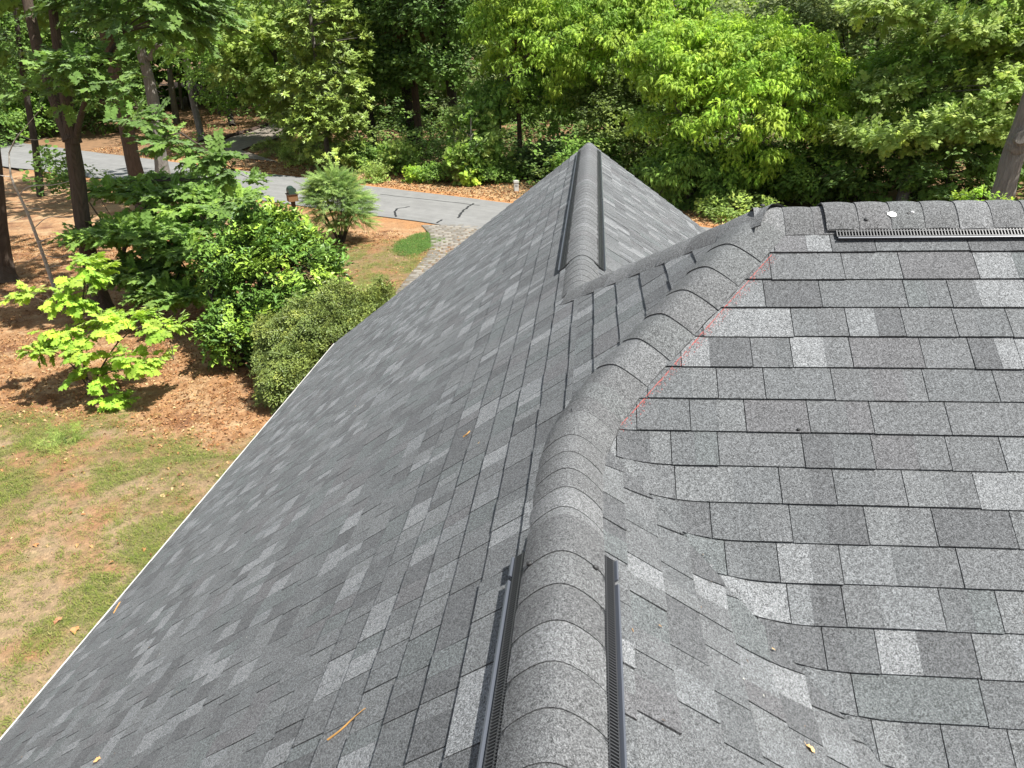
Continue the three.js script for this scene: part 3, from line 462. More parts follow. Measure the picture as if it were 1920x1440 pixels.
// stems: arrays of [points, radii]; everything in world coordinates, moved under the tree's base
function tree(name, label, category, base, stems, bk, crowns, opt = {}) {
  const t = thing(name, label, category, base, opt.group), arr = [];
  const off = (P) => P.map((p) => [p[0] - base[0], p[1] - base[1], p[2] - base[2]]);
  const ends = [];
  for (const [pts, r0, r1] of stems) { const P = smoothPath(off(pts), 12); arr.push(taper(P, P.map((_, i) => lerp(r0, r1, i / 12) * (i === 0 && opt.flare ? 1.5 : i === 1 && opt.flare ? 1.12 : 1)), opt.seg || 8, [], 0.16, rng(pts.length + Math.round(Math.abs(pts[0][0]) * 31)))); ends.push(...P); }
  if (arr.length) mesh('trunk', tubeGeo(arr), BK[bk], t);
  const br = [], r = rng(Math.round(Math.abs(base[0] * 77 + base[2] * 13)));
  for (const c of crowns) {
    const cen = crown(t, c.name || 'crown', c.blobs, c.geo, c.mat || LM.soft, c.cols, c);
    if (ends.length && c.limbs !== 0) for (const p of cen) if (r() < (c.limbs || 0.3)) { const q = [p[0] - base[0], p[1] - base[1], p[2] - base[2]]; let best = null, bd = 1e9; for (const e of ends) { const d = Math.hypot(e.x - q[0], (e.y - q[1]) * 1.2 + 0.5, e.z - q[2]); if (d < bd) { bd = d; best = e; } } const m = [lerp(best.x, q[0], 0.5) + (r() - 0.5) * 0.3, lerp(best.y, q[1], 0.5) + 0.25 * r() * bd * 0.3, lerp(best.z, q[2], 0.5) + (r() - 0.5) * 0.3]; const w = Math.min(0.05, 0.012 + bd * 0.007); br.push(taper(smoothPath([[best.x, best.y, best.z], m, q], 5), [w, w * 0.85, w * 0.7, w * 0.5, w * 0.35, w * 0.2], 4)); }
  }
  if (br.length) mesh('branches', tubeGeo(br), BK[bk], t);
  return t;
}
const up = (p, h, dx = 0, dz = 0) => [p[0] + dx, p[1] + h, p[2] + dz];
const B = (p, rx, ry, rz, nc, ns, cr) => [p[0], p[1], p[2], rx, ry, rz, nc, ns, cr];
const GREEN = { deep: [[0.128, 0.233, 0.044], [0.165, 0.277, 0.055], [0.109, 0.199, 0.039]], mid: [[0.174, 0.305, 0.048], [0.214, 0.351, 0.057], [0.143, 0.258, 0.044]], bright: [[0.285, 0.435, 0.053], [0.347, 0.490, 0.062], [0.225, 0.379, 0.048]], yellow: [[0.317, 0.435, 0.098], [0.378, 0.490, 0.124], [0.244, 0.360, 0.075]], lime: [[0.336, 0.509, 0.053], [0.387, 0.536, 0.070], [0.276, 0.462, 0.048]], grey: [[0.204, 0.268, 0.098], [0.255, 0.314, 0.114], [0.164, 0.212, 0.079]], olive: [[0.183, 0.258, 0.053], [0.219, 0.296, 0.062], [0.143, 0.204, 0.044]], conifer: [[0.244, 0.379, 0.098], [0.306, 0.426, 0.114], [0.204, 0.333, 0.088]], camellia: [[0.076, 0.148, 0.026], [0.098, 0.181, 0.031], [0.194, 0.305, 0.044]], holly: [[0.123, 0.166, 0.040], [0.164, 0.204, 0.048], [0.102, 0.139, 0.035]] };

// ---------------------------------------------------------------- near trees and shrubs, left of the house
{
  const b = [-14.36, -5.82, -20.48];
  tree('maple_tree', 'big brown forked maple trunk standing beyond the sapling, left of the tiered foliage', 'tree', b, [
    [[b, [-14.47, -4.67, -20.59], [-14.40, -3.42, -20.59], [-14.22, -1.92, -20.62], [-14.08, -0.79, -20.63]], 0.25, 0.19],
    [[[-14.09, -0.82, -20.63], [-14.43, 0.43, -20.81], [-14.65, 1.42, -21.01], [-14.75, 2.64, -21.22], [-14.68, 4.35, -21.45], [-14.41, 6.20, -21.70]], 0.17, 0.10],
    [[[-14.08, -0.86, -20.63], [-13.90, 0.17, -20.54], [-13.79, 1.34, -20.55], [-13.62, 2.58, -20.57], [-13.25, 4.44, -20.73]], 0.16, 0.09],
    [[[-14.13, -1.14, -20.63], [-13.54, -0.17, -20.47], [-12.94, 0.55, -20.32], [-12.34, 1.18, -20.28], [-11.61, 1.77, -20.03]], 0.09, 0.04],
    [[[-12.66, 0.17, -20.13], [-11.27, 0.00, -19.41], [-10.00, -0.54, -18.89], [-8.67, -1.41, -18.60]], 0.05, 0.015],
  ], 'brown', [
    { geo: SPRAY.maple, mat: LM.soft, cols: GREEN.deep, seed: 3, scale: 0.8, face: 0.4, limbs: 0.25, flat: 0.35, tip: 0.3, blobs: [
      B([-12.47, 0.99, -19.27], 1.35, 0.35, 1.0, 26, 9, 0.28), B([-13.10, 0.56, -19.20], 0.8, 0.4, 0.6, 10, 8, 0.25), B([-11.62, 0.53, -19.15], 0.6, 0.3, 0.6, 9, 8, 0.25),
      B([-10.93, -0.16, -18.78], 0.5, 0.15, 0.35, 7, 7, 0.2), B([-10.13, -0.74, -18.65], 0.65, 0.15, 0.4, 11, 7, 0.2), B([-9.31, -1.04, -18.53], 0.6, 0.15, 0.35, 11, 7, 0.19), B([-8.78, -1.42, -18.48], 0.5, 0.13, 0.3, 8, 7, 0.17), B([-8.38, -1.63, -18.52], 0.16, 0.1, 0.2, 3, 6, 0.12)] },
    { name: 'upper_crown', geo: SPRAY.maple, mat: LM.soft, cols: GREEN.deep, seed: 4, dens: 0.85, scale: 0.95, limbs: 0.12, blobs: [B([-11.67, 2.46, -20.91], 2.2, 0.6, 1.6, 34, 9, 0.4), B([-16.31, 2.34, -22.58], 1.3, 1.2, 1.2, 18, 8, 0.4), B([-12.67, 4.76, -20.79], 3.4, 1.5, 2.8, 40, 9, 0.6), B([-11.19, 2.15, -22.06], 1.6, 0.5, 1.2, 20, 9, 0.4)] },
  ], { flare: true, seg: 12 });
}
{
  const b = [-14.39, -5.83, -22.24];
  tree('layered_tree', 'low spreading tree with flat tiers of bright green leaves in front of the trunks', 'tree', b, [
    [[b, up(b, 1.4, -0.1, 0), [-13.27, -3.48, -21.50], [-13.17, -2.24, -22.39]], 0.09, 0.03], [[up(b, 0.5), [-11.97, -4.41, -20.76], [-10.97, -3.21, -20.88]], 0.05, 0.02]], 'dark', [
    { name: 'foliage', geo: SPRAY.maple, mat: LM.soft, cols: GREEN.mid, seed: 8, dens: 0.68, scale: 0.75, face: 0.15, flat: 0.22, limbs: 0.35, shell: 0.15, tip: 0.2, blobs: [
      B([-12.56, -3.27, -20.69], 1.95, 0.13, 1.5, 74, 10, 0.3), B([-13.19, -3.18, -20.18], 0.9, 0.1, 0.9, 24, 9, 0.28), B([-13.29, -2.48, -22.82], 2.2, 0.16, 1.5, 76, 10, 0.32), B([-11.08, -2.82, -21.97], 1.3, 0.2, 1.3, 44, 10, 0.3), B([-12.46, -4.22, -19.82], 1.3, 0.14, 1.2, 46, 10, 0.28), B([-11.06, -4.69, -19.32], 0.9, 0.13, 0.9, 28, 9, 0.26), B([-11.10, -3.68, -20.31], 1.1, 0.14, 1.1, 36, 9, 0.28), B([-11.92, -4.66, -19.22], 0.8, 0.1, 0.7, 18, 9, 0.26)] }]);
}
{
  const b = [-30.13, -5.80, -40.10];
  tree('slim_tree', 'slim trunk before the road, left of the big forked maple', 'tree', b, [[[b, [-29.39, -3.29, -39.74], [-29.20, -1.55, -39.76], [-28.93, 0.88, -39.80], [-28.40, 3.78, -39.86], [-27.54, 7.80, -39.95]], 0.19, 0.1]], 'dark', [
    { geo: SPRAY.round, cols: GREEN.deep, seed: 12, scale: 1.4, limbs: 0.2, blobs: [B([-29.73, 1.63, -40.81], 2.2, 2.4, 2, 34, 9, 0.6), B([-27.03, -4.12, -37.81], 1.3, 0.8, 1, 16, 8, 0.4), B([-26.80, 6.47, -40.04], 5, 3, 4, 50, 9, 0.8)] }]);
}
{
  const b = [-21.44, -5.81, -35.68];
  tree('oak_tree', 'thick rough-barked trunk rising behind the tiered foliage', 'tree', b, [[[b, [-21.55, -4.11, -35.56], [-21.54, -2.65, -35.56], [-21.37, -1.22, -35.36], [-21.33, 1.24, -35.37], [-21.33, 2.95, -35.37], [-20.76, 6.88, -35.21]], 0.38, 0.25]], 'brown', [
    { geo: SPRAY.maple, cols: GREEN.deep, seed: 13, dens: 0.7, scale: 1.15, limbs: 0.15, blobs: [B([-18.70, 2.86, -35.45], 3.2, 1.0, 2.4, 46, 10, 0.6), B([-20.56, 7.25, -35.23], 4, 2.2, 3.5, 40, 10, 0.8), B([-15.74, 3.99, -35.78], 3, 1.2, 2.4, 36, 10, 0.6)] }], { flare: true, seg: 12 });
}
{
  const b = [-24.08, -5.81, -42.22];
  tree('oak_tree', 'mottled pale trunk leaning left, between the rough trunk and the far drive', 'tree', b, [[[b, [-23.77, -3.42, -42.04], [-23.60, -1.21, -42.06], [-23.59, 0.12, -42.06], [-23.71, 1.42, -42.05], [-23.75, 2.69, -42.04], [-23.18, 6.52, -42.11]], 0.34, 0.22], [[[-23.33, 0.90, -42.09], [-22.76, 1.45, -41.93], [-22.29, 1.59, -41.66]], 0.12, 0.1]], 'pale', [
    { geo: SPRAY.maple, cols: GREEN.mid, seed: 14, scale: 1.3, limbs: 0.2, blobs: [B([-21.94, 2.13, -42.80], 2.4, 1.3, 2, 36, 9, 0.6), B([-23.46, 7.51, -42.63], 4, 2.2, 3.5, 36, 9, 0.8)] }], { flare: true, seg: 10 });
}
{
  const b = [-20.23, -5.82, -24.00];
  tree('hardwood_tree', 'dark trunk cut by the left picture edge, standing in leaf litter', 'tree', b, [[[b, [-20.18, -5.13, -24.13], [-19.99, -4.03, -24.15], [-19.56, -1.78, -24.31], [-18.94, 1.11, -24.38], [-18.16, 5.10, -24.47]], 0.36, 0.2]], 'brown', [
    { geo: SPRAY.maple, cols: GREEN.deep, seed: 15, scale: 1.1, limbs: 0.15, blobs: [B([-18.42, 4.30, -24.44], 5, 2.0, 4, 60, 9, 0.7)] }], { flare: true, seg: 10 });
}
{
  const b = [-16.87, -5.81, -21.96], j = 24.6;
  const st = [[[b, [-16.88, -5.33, -21.97], [-16.78, -4.17, -21.76], [-16.71, -2.98, -21.54], [-16.75, -2.33, -21.43], [-16.73, -1.85, -21.32], [-16.59, -1.19, -21.34]], 0.062, 0.022], [[[-16.60, -1.22, -21.34], [-16.24, -0.85, -21.27], [-15.73, -0.47, -21.22], [-15.04, 0.04, -21.18]], 0.02, 0.008], [[[-16.74, -1.88, -21.32], [-16.91, -1.85, -21.30], [-17.20, -1.78, -21.27]], 0.018, 0.01], [[[-16.75, -2.45, -21.43], [-16.46, -2.24, -21.35], [-16.09, -2.13, -21.28], [-15.29, -2.08, -21.04], [-14.67, -1.96, -20.89], [-14.04, -1.77, -20.75]], 0.02, 0.006], [[[-16.79, -2.82, -21.54], [-16.47, -2.82, -21.46], [-16.05, -2.83, -21.40]], 0.012, 0.005], [[[-16.81, -3.51, -21.64], [-16.24, -3.15, -21.60], [-15.68, -3.06, -21.44], [-15.27, -3.09, -21.38], [-15.04, -2.95, -21.29]], 0.014, 0.005], [[[-16.76, -3.89, -21.65], [-16.24, -3.74, -21.60], [-15.54, -3.72, -21.46], [-14.84, -3.68, -21.32]], 0.016, 0.006], [[[-16.83, -3.07, -21.53], [-17.11, -3.16, -21.50], [-17.35, -3.21, -21.47]], 0.01, 0.004], [[[-16.75, -4.20, -21.76], [-17.04, -4.39, -21.73], [-17.36, -4.48, -21.69]], 0.01, 0.004], [[[-16.75, -4.30, -21.76], [-16.32, -4.37, -21.70], [-15.85, -4.26, -21.64], [-15.51, -4.13, -21.57]], 0.012, 0.004], [[[-16.82, -4.75, -21.86], [-16.49, -4.65, -21.79], [-16.00, -4.64, -21.63]], 0.012, 0.004], [[[-16.16, -0.68, -21.28], [-15.69, -0.85, -21.22], [-15.08, -0.79, -21.07]], 0.01, 0.004]];
  tree('bare_sapling', 'bare white dead sapling leaning left above the bright sapling', 'dead sapling', b, st, 'white', [], { seg: 6 });
}
{
  const b = [-11.38, -5.82, -15.08];
  tree('tulip_sapling', 'bright lime green sapling with large lobed leaves on the straw', 'sapling', b, [[[b, [-11.47, -5.23, -15.19], [-11.41, -4.36, -15.31], [-11.06, -3.38, -15.35], [-10.84, -2.84, -15.37]], 0.03, 0.01], [[b, [-10.94, -5.15, -15.03], [-10.01, -4.27, -14.91], [-9.21, -4.02, -14.90], [-8.68, -4.20, -14.85]], 0.024, 0.008], [[b, [-11.45, -5.09, -14.86], [-11.65, -4.60, -14.62], [-12.13, -4.56, -14.34]], 0.02, 0.007], [[[-11.12, -3.62, -15.34], [-11.65, -3.75, -15.17], [-11.98, -3.51, -15.02], [-12.27, -3.38, -14.99]], 0.014, 0.006], [[b, [-10.63, -5.15, -14.73], [-9.76, -4.96, -14.61], [-8.91, -4.76, -14.60]], 0.018, 0.006]], 'brown', [
    { name: 'foliage', geo: SPRAY.big, cols: GREEN.lime, seed: 20, dens: 1.0, scale: 0.55, face: 0.4, flat: 0.4, limbs: 0.3, tip: 0.3, shell: 0.2, blobs: [B([-10.94, -2.99, -15.36], 0.42, 0.28, 0.4, 11, 5, 0.16), B([-11.25, -3.58, -15.21], 0.55, 0.2, 0.45, 10, 5, 0.16), B([-12.07, -3.43, -15.01], 0.25, 0.1, 0.25, 4, 4, 0.12), B([-11.18, -4.25, -15.00], 0.6, 0.2, 0.5, 13, 5, 0.18), B([-10.01, -4.03, -14.91], 0.62, 0.14, 0.5, 13, 5, 0.17), B([-9.01, -4.14, -14.81], 0.4, 0.1, 0.3, 7, 5, 0.14), B([-11.80, -4.55, -14.49], 0.5, 0.12, 0.4, 9, 5, 0.15), B([-10.81, -4.53, -14.60], 0.4, 0.15, 0.4, 7, 5, 0.15), B([-9.65, -4.74, -14.62], 0.6, 0.14, 0.45, 9, 5, 0.17), B([-10.74, -5.16, -14.61], 0.45, 0.15, 0.4, 7, 5, 0.16)] }], { seg: 6 });
}
{
  const b = [-8.49, -5.81, -16.63];
  tree('camellia', 'large rounded glossy-leaved camellia between the tiered tree and the small-leaved holly', 'shrub', b, [[[b, up(b, 0.9, 0.1, -0.5), up(b, 1.7, 0.4, -1.0)], 0.07, 0.03], [[b, up(b, 1, -0.4, -0.3), up(b, 1.6, -0.7, -0.6)], 0.05, 0.02]], 'dark', [
    { name: 'foliage', geo: SPRAY.glossy, mat: LM.gloss, cols: GREEN.camellia, seed: 22, dens: 0.5, scale: 1.4, shell: 0.72, limbs: 0.2, tip: 0.35, flat: 0.75, blobs: [B([-8.12, -4.09, -18.55], 1.55, 1.15, 1.4, 180, 14, 0.24), B([-8.40, -3.20, -19.18], 0.85, 0.6, 0.8, 56, 13, 0.22), B([-8.37, -5.04, -16.98], 0.95, 0.78, 0.85, 80, 13, 0.22), B([-7.11, -4.69, -17.56], 0.75, 0.6, 0.75, 44, 13, 0.22), B([-9.35, -3.91, -18.41], 0.6, 0.5, 0.6, 26, 12, 0.2)] }]);
}
{
  const b = up([-6.42, -5.80, -14.99], 0, 0, -0.6);
  tree('holly_shrub', 'dense small-leaved olive green shrub right against the eave of the roof', 'shrub', b, [[[b, up(b, 0.8), up(b, 1.4, 0.2, -0.2)], 0.05, 0.02]], 'dark', [
    { name: 'foliage', geo: SPRAY.tiny, mat: LM.gloss, cols: GREEN.holly, seed: 23, dens: 0.7, scale: 1.25, shell: 0.55, limbs: 0.1, tip: 0.4, flat: 0.95, blobs: [B([-6.08, -5.11, -16.14], 1.3, 1.0, 1.1, 260, 17, 0.16), B([-6.36, -5.42, -15.00], 0.75, 0.75, 0.8, 110, 17, 0.15), B([-7.00, -4.79, -16.14], 0.6, 0.45, 0.6, 60, 16, 0.15), B([-5.38, -4.71, -17.43], 0.5, 0.5, 0.5, 60, 16, 0.14), B([-5.81, -4.30, -16.83], 0.45, 0.5, 0.45, 40, 14, 0.13), B([-6.56, -4.40, -16.52], 0.35, 0.4, 0.4, 24, 14, 0.12), B([-5.04, -4.32, -17.80], 0.12, 0.36, 0.12, 10, 10, 0.08)] }]);
}
{
  const b = [-9.77, -5.80, -29.07], st = []; const r = rng(9); for (let i = 0; i < 26; i++) { const a = i / 26 * 6.28 + r(), q = 0.9 + r() * 0.5; st.push([[up(b, 0, Math.cos(a) * 0.1, Math.sin(a) * 0.1), up(b, 0.6, Math.cos(a) * 0.3 * q, Math.sin(a) * 0.3 * q), up(b, 1.3 + r() * 0.7, Math.cos(a) * 0.9 * q, Math.sin(a) * 0.9 * q)], 0.028, 0.01]); }
  tree('feathery_conifer', 'feathery light green conifer shrub beside the wooden mailbox', 'shrub', b, st, 'dark', [
    { name: 'foliage', geo: SPRAY.feather, mat: LM.soft, cols: GREEN.conifer, seed: 24, dens: 0.75, scale: 1.0, shell: 0.55, limbs: 0.1, out: 0.9, under: 0.75, tip: 0.3, flat: 0.8, blobs: [B(up(b, 1.5, 0.05), 1.12, 1.0, 1.1, 110, 12, 0.18), B(up(b, 2.2, -0.15), 0.7, 0.5, 0.7, 40, 11, 0.17), B(up(b, 1.0, 0.55), 0.7, 0.5, 0.7, 32, 10, 0.17)] }], { seg: 5 });
}

const slimAt = [[-52.04, -4.75, -93.49], [-45.45, -4.87, -86.57], [-45.00, -4.59, -92.26], [-38.14, -4.96, -80.08], [-35.83, -4.82, -81.40], [-32.66, -4.91, -77.52]];
// ---------------------------------------------------------------- trees and shrubs beyond the road
{
  const b = [-31.52, -5.64, -62.31];
  tree('hardwood_tree', 'slim grey leaning trunk beside the upper end of the log', 'tree', b, [[[b, [-32.32, -3.66, -63.69], [-32.40, -1.70, -63.68], [-32.33, 0.95, -63.69], [-31.96, 4.73, -63.73], [-31.29, 10.04, -63.81]], 0.3, 0.17]], 'grey', [{ geo: SPRAY.round, cols: GREEN.mid, seed: 31, scale: 1.9, limbs: 0.15, blobs: [B([-31.23, 2.45, -63.82], 4, 3, 3.4, 56, 9, 0.8), B([-28.22, -1.04, -61.95], 2.6, 2.2, 2.2, 34, 9, 0.7)] }]);
}
{
  const b = [-39.83, -5.27, -74.33];
  tree('hardwood_tree', 'shaded grey trunk left of the slim leaning trunk on the litter slope', 'tree', b, [[[b, [-39.48, -2.28, -73.91], [-38.99, 1.38, -73.97], [-37.89, 7.84, -74.09]], 0.32, 0.2]], 'grey', [{ geo: SPRAY.round, cols: GREEN.deep, seed: 32, scale: 2.1, limbs: 0.1, blobs: [B([-39.00, 2.72, -73.97], 4.5, 3.2, 4, 54, 9, 0.9)] }]);
}
{
  const b = [-32.58, -5.24, -70.54];
  tree('hardwood_tree', 'dark short-looking trunk at the top of the litter slope above the log', 'tree', b, [[[b, [-33.63, -3.25, -72.37], [-33.71, -0.53, -72.36], [-33.14, 4.23, -72.43], [-32.29, 9.91, -72.52]], 0.3, 0.18]], 'dark', [{ geo: SPRAY.round, cols: GREEN.mid, seed: 33, scale: 2.1, limbs: 0.1, blobs: [B([-32.53, 1.20, -72.50], 4.2, 3, 3.6, 54, 9, 0.9)] }]);
}
{
  const b = [-22.75, -5.53, -58.07];
  tree('sweetgum_tree', 'sunlit yellow-green tree overhanging the far drive, left of the magnolia', 'tree', b, [[[b, [-23.18, -2.90, -59.22], [-23.19, 0.77, -59.21], [-22.91, 4.92, -59.25], [-22.37, 9.44, -59.31]], 0.2, 0.1], [[[-23.13, 0.41, -59.22], [-24.24, 2.22, -57.99], [-26.36, 2.29, -56.65]], 0.09, 0.04]], 'grey', [{ geo: SPRAY.tulip, cols: GREEN.yellow, seed: 34, scale: 1.7, limbs: 0.25, flat: 0.45, blobs: [B([-23.29, 1.15, -58.10], 3.4, 3.2, 2.8, 96, 9, 0.6), B([-21.72, -2.41, -57.17], 1.8, 2.0, 1.6, 40, 9, 0.5), B([-26.06, 1.94, -56.68], 3.2, 1.6, 2.4, 54, 9, 0.6), B([-24.32, -0.89, -56.88], 2.4, 1.4, 2, 40, 9, 0.5), B([-20.78, 2.79, -58.39], 2.0, 1.8, 1.8, 36, 9, 0.6), B([-23.35, 7.89, -59.20], 4, 2.5, 3.5, 40, 9, 0.9)] }]);
}
{
  const b = [-16.22, -5.80, -47.65];
  tree('magnolia_tree', 'tall dark magnolia with long leathery leaves behind the feathery conifer', 'tree', b, [[[b, up(b, 4), up(b, 8), up(b, 12)], 0.17, 0.06]], 'grey', [{ geo: SPRAY.magnolia, mat: LM.gloss, cols: GREEN.olive, seed: 35, scale: 1.35, limbs: 0.2, shell: 0.6, blobs: [B([-15.73, -3.67, -46.38], 2.2, 2.2, 2, 130, 11, 0.42), B([-15.66, -1.23, -47.49], 2.5, 2.2, 2.2, 130, 11, 0.45), B([-15.40, 1.35, -48.07], 2.2, 2.6, 2, 110, 11, 0.45), B([-15.08, 5.23, -48.66], 1.8, 3, 1.8, 50, 10, 0.5)] }]);
}
const woodsPx = [[702, 292, 55, 'ivy-wrapped trunk in the shade right of the magnolia'], [776, 288, 55, 'ivy-clad dark trunk behind the roadside bushes'], [858, 292, 53, 'dark straight trunk left of the pale-leaved tall bush']];
[[-14.87, -5.51, -53.34], [-12.13, -5.43, -53.36], [-8.84, -5.40, -51.65]].forEach((b, i) => {
  tree('shade_tree', woodsPx[i][3], 'tree', b, [[[b, up(b, 4, -0.2), up(b, 9, -0.5), up(b, 15, -0.8)], 0.36, 0.2]], 'dark', [{ geo: SPRAY.round, cols: GREEN.deep, seed: 40 + i, scale: 1.8, limbs: 0.2, blobs: [B(up(b, 8.4, 0, 0.6), 3.2, 2.3, 2.8, 80, 10, 0.7), B(up(b, 5.4, 0.6 - i * 0.5, 1.4), 2.2, 1.0, 1.6, 30, 10, 0.55), B(up(b, 13), 4, 3, 4, 50, 10, 0.9)] }, { name: 'ivy', geo: SPRAY.round, cols: GREEN.deep, seed: 60 + i, scale: 0.8, limbs: 0, blobs: i < 2 ? [B(up(b, 2.4), 0.55, 2.6, 0.55, 50, 8, 0.25)] : [B(up(b, 0.5), 0.6, 0.4, 0.6, 8, 8, 0.3)] }]);
});
{
  const b = [-11.49, -5.45, -52.43];
  tree('pine_tree', 'tall pine trunk with a dead brown branch near the top centre', 'tree', b, [[[b, [-11.60, -2.33, -52.81], [-11.74, 0.87, -52.80], [-11.95, 3.32, -52.77], [-12.17, 7.93, -52.75]], 0.27, 0.2], [[[-11.56, 2.10, -52.82], [-10.76, 2.37, -52.36], [-10.08, 2.94, -51.88], [-9.82, 3.81, -51.91]], 0.04, 0.02]], 'red', [{ name: 'dead_needles', geo: SPRAY.needle, mat: LM.dry, cols: [[0.34, 0.22, 0.12], [0.42, 0.28, 0.15], [0.25, 0.17, 0.08]], seed: 45, scale: 1.5, limbs: 0.5, tip: 0, blobs: [B([-12.40, 1.82, -52.17], 0.8, 0.25, 0.5, 12, 9, 0.3), B([-10.74, 1.83, -52.36], 0.8, 0.35, 0.5, 13, 9, 0.3)] }, { geo: SPRAY.needle, cols: GREEN.olive, seed: 46, scale: 2, limbs: 0.2, blobs: [B([-12.23, 9.03, -52.74], 3.5, 2.5, 3, 40, 10, 0.6)] }]);
}
{
  const b = [-5.35, -5.69, -44.97];
  tree('hickory_tree', 'bright tree of drooping leaf clusters over the roof peak, trunk left of the reddish stem', 'tree', b, [[[b, [-5.38, -3.61, -45.13], [-5.09, -1.64, -45.17], [-4.00, 0.75, -45.29], [-3.23, 3.30, -45.38], [-2.89, 6.92, -45.42]], 0.24, 0.12], [[[-4.61, -0.29, -45.22], [-2.08, 1.22, -44.41], [-0.41, 1.42, -43.49]], 0.09, 0.03]], 'grey', [{ geo: SPRAY.droop, cols: GREEN.bright, seed: 47, dens: 0.6, scale: 1.35, limbs: 0.22, flat: 0.7, blobs: [B([-1.79, 0.83, -43.89], 4.3, 2.9, 3.4, 170, 11, 0.52), B([-4.30, 1.55, -44.15], 2.4, 2.2, 2.4, 66, 11, 0.5), B([0.96, 1.37, -44.20], 2.4, 2.4, 2.2, 66, 11, 0.5), B([-2.04, 5.84, -44.41], 4.5, 2.5, 3.5, 50, 11, 0.8)] },
    { name: 'lower_crown', geo: SPRAY.droop, cols: GREEN.mid, seed: 48, scale: 1.5, limbs: 0.2, blobs: [B([-4.81, -1.79, -45.20], 2.2, 1.0, 1.8, 44, 10, 0.5), B([-1.56, -2.28, -45.02], 2.6, 1.1, 2, 50, 10, 0.5)] }]);
}
{
  const b = [-3.96, -5.73, -43.45];
  tree('young_pine', 'straight reddish young trunk just left of the laurel bush', 'tree', b, [[[b, [-4.12, -3.60, -44.84], [-4.15, -0.83, -44.83], [-4.16, 2.56, -44.83]], 0.15, 0.1]], 'red', [{ geo: SPRAY.round, cols: GREEN.mid, seed: 49, scale: 1.4, limbs: 0.2, blobs: [B(up(b, 11.5), 1.8, 1.4, 1.8, 22, 9, 0.6)] }], { flare: true });
}
{
  const b = [-6.44, -5.81, -41.81];
  tree('sweetgum_sapling', 'tall pale-leaved bush shining at the wood edge left of the grey trunk', 'bush', b, [[[b, up(b, 1.5), up(b, 3.4, 0.1)], 0.05, 0.02]], 'grey', [{ name: 'foliage', geo: SPRAY.maple2, cols: GREEN.yellow.concat(GREEN.mid), seed: 50, scale: 1.25, limbs: 0.3, blobs: [B([-6.46, -2.65, -42.91], 0.9, 0.8, 0.8, 26, 8, 0.35), B([-6.16, -3.96, -42.40], 1.25, 0.95, 1.1, 44, 8, 0.38), B([-6.57, -5.11, -41.80], 0.8, 0.6, 0.7, 22, 8, 0.3), B([-7.10, -4.54, -41.74], 0.6, 0.4, 0.5, 12, 8, 0.3)] }]);
}
{
  const b = [-2.92, -5.69, -43.26];
  tree('laurel_bush', 'rounded light green laurel bush touching the roof edge by the reddish trunk', 'bush', b, [[[b, up(b, 0.8), up(b, 1.4, 0.2)], 0.05, 0.02]], 'dark', [{ name: 'foliage', geo: SPRAY.round, cols: [[0.11, 0.19, 0.05], [0.13, 0.21, 0.06], [0.09, 0.16, 0.04]], seed: 51, scale: 1.05, limbs: 0.2, blobs: [B([-2.91, -4.81, -43.43], 1.25, 0.75, 1.1, 60, 10, 0.3), B([-1.79, -4.56, -43.12], 0.7, 0.6, 0.7, 22, 10, 0.3)] }]);
}
{
  const b = [4.50, -5.81, -35.55];
  tree('pecan_tree', 'broad rounded bright yellow-green tree filling the upper middle right', 'tree', b, [[[b, [4.35, -4.83, -35.87], [4.68, -3.30, -36.46], [5.45, -1.58, -37.10], [5.86, 0.58, -37.15]], 0.26, 0.1], [[[4.72, -3.26, -36.46], [3.60, -1.66, -35.89], [2.84, -0.14, -35.81]], 0.13, 0.05], [[[4.46, -3.95, -36.21], [6.07, -2.75, -35.29], [7.45, -1.48, -35.12]], 0.12, 0.05]], 'grey', [{ geo: SPRAY.droop, cols: GREEN.bright.concat(GREEN.lime), seed: 52, dens: 0.62, scale: 1.25, limbs: 0.2, flat: 0.7, tip: 0.4, blobs: [B([6.58, -1.86, -36.12], 4.6, 3.4, 3.8, 290, 12, 0.46), B([4.00, 0.02, -36.38], 2.6, 1.9, 2.4, 90, 12, 0.46), B([9.02, -1.11, -36.96], 1.9, 2.2, 2.2, 70, 12, 0.44), B([6.58, 0.24, -37.23], 3, 1.5, 2.6, 80, 12, 0.46)] },
    { name: 'lower_crown', geo: SPRAY.droop, cols: GREEN.mid, seed: 53, scale: 1.3, limbs: 0.2, blobs: [B([4.13, -4.46, -35.07], 2.0, 1.3, 1.7, 64, 11, 0.42), B([7.05, -4.67, -36.07], 2.2, 1.2, 1.8, 64, 11, 0.42), B([8.92, -5.33, -36.94], 1.4, 0.9, 1.3, 32, 11, 0.4)] }]);
}
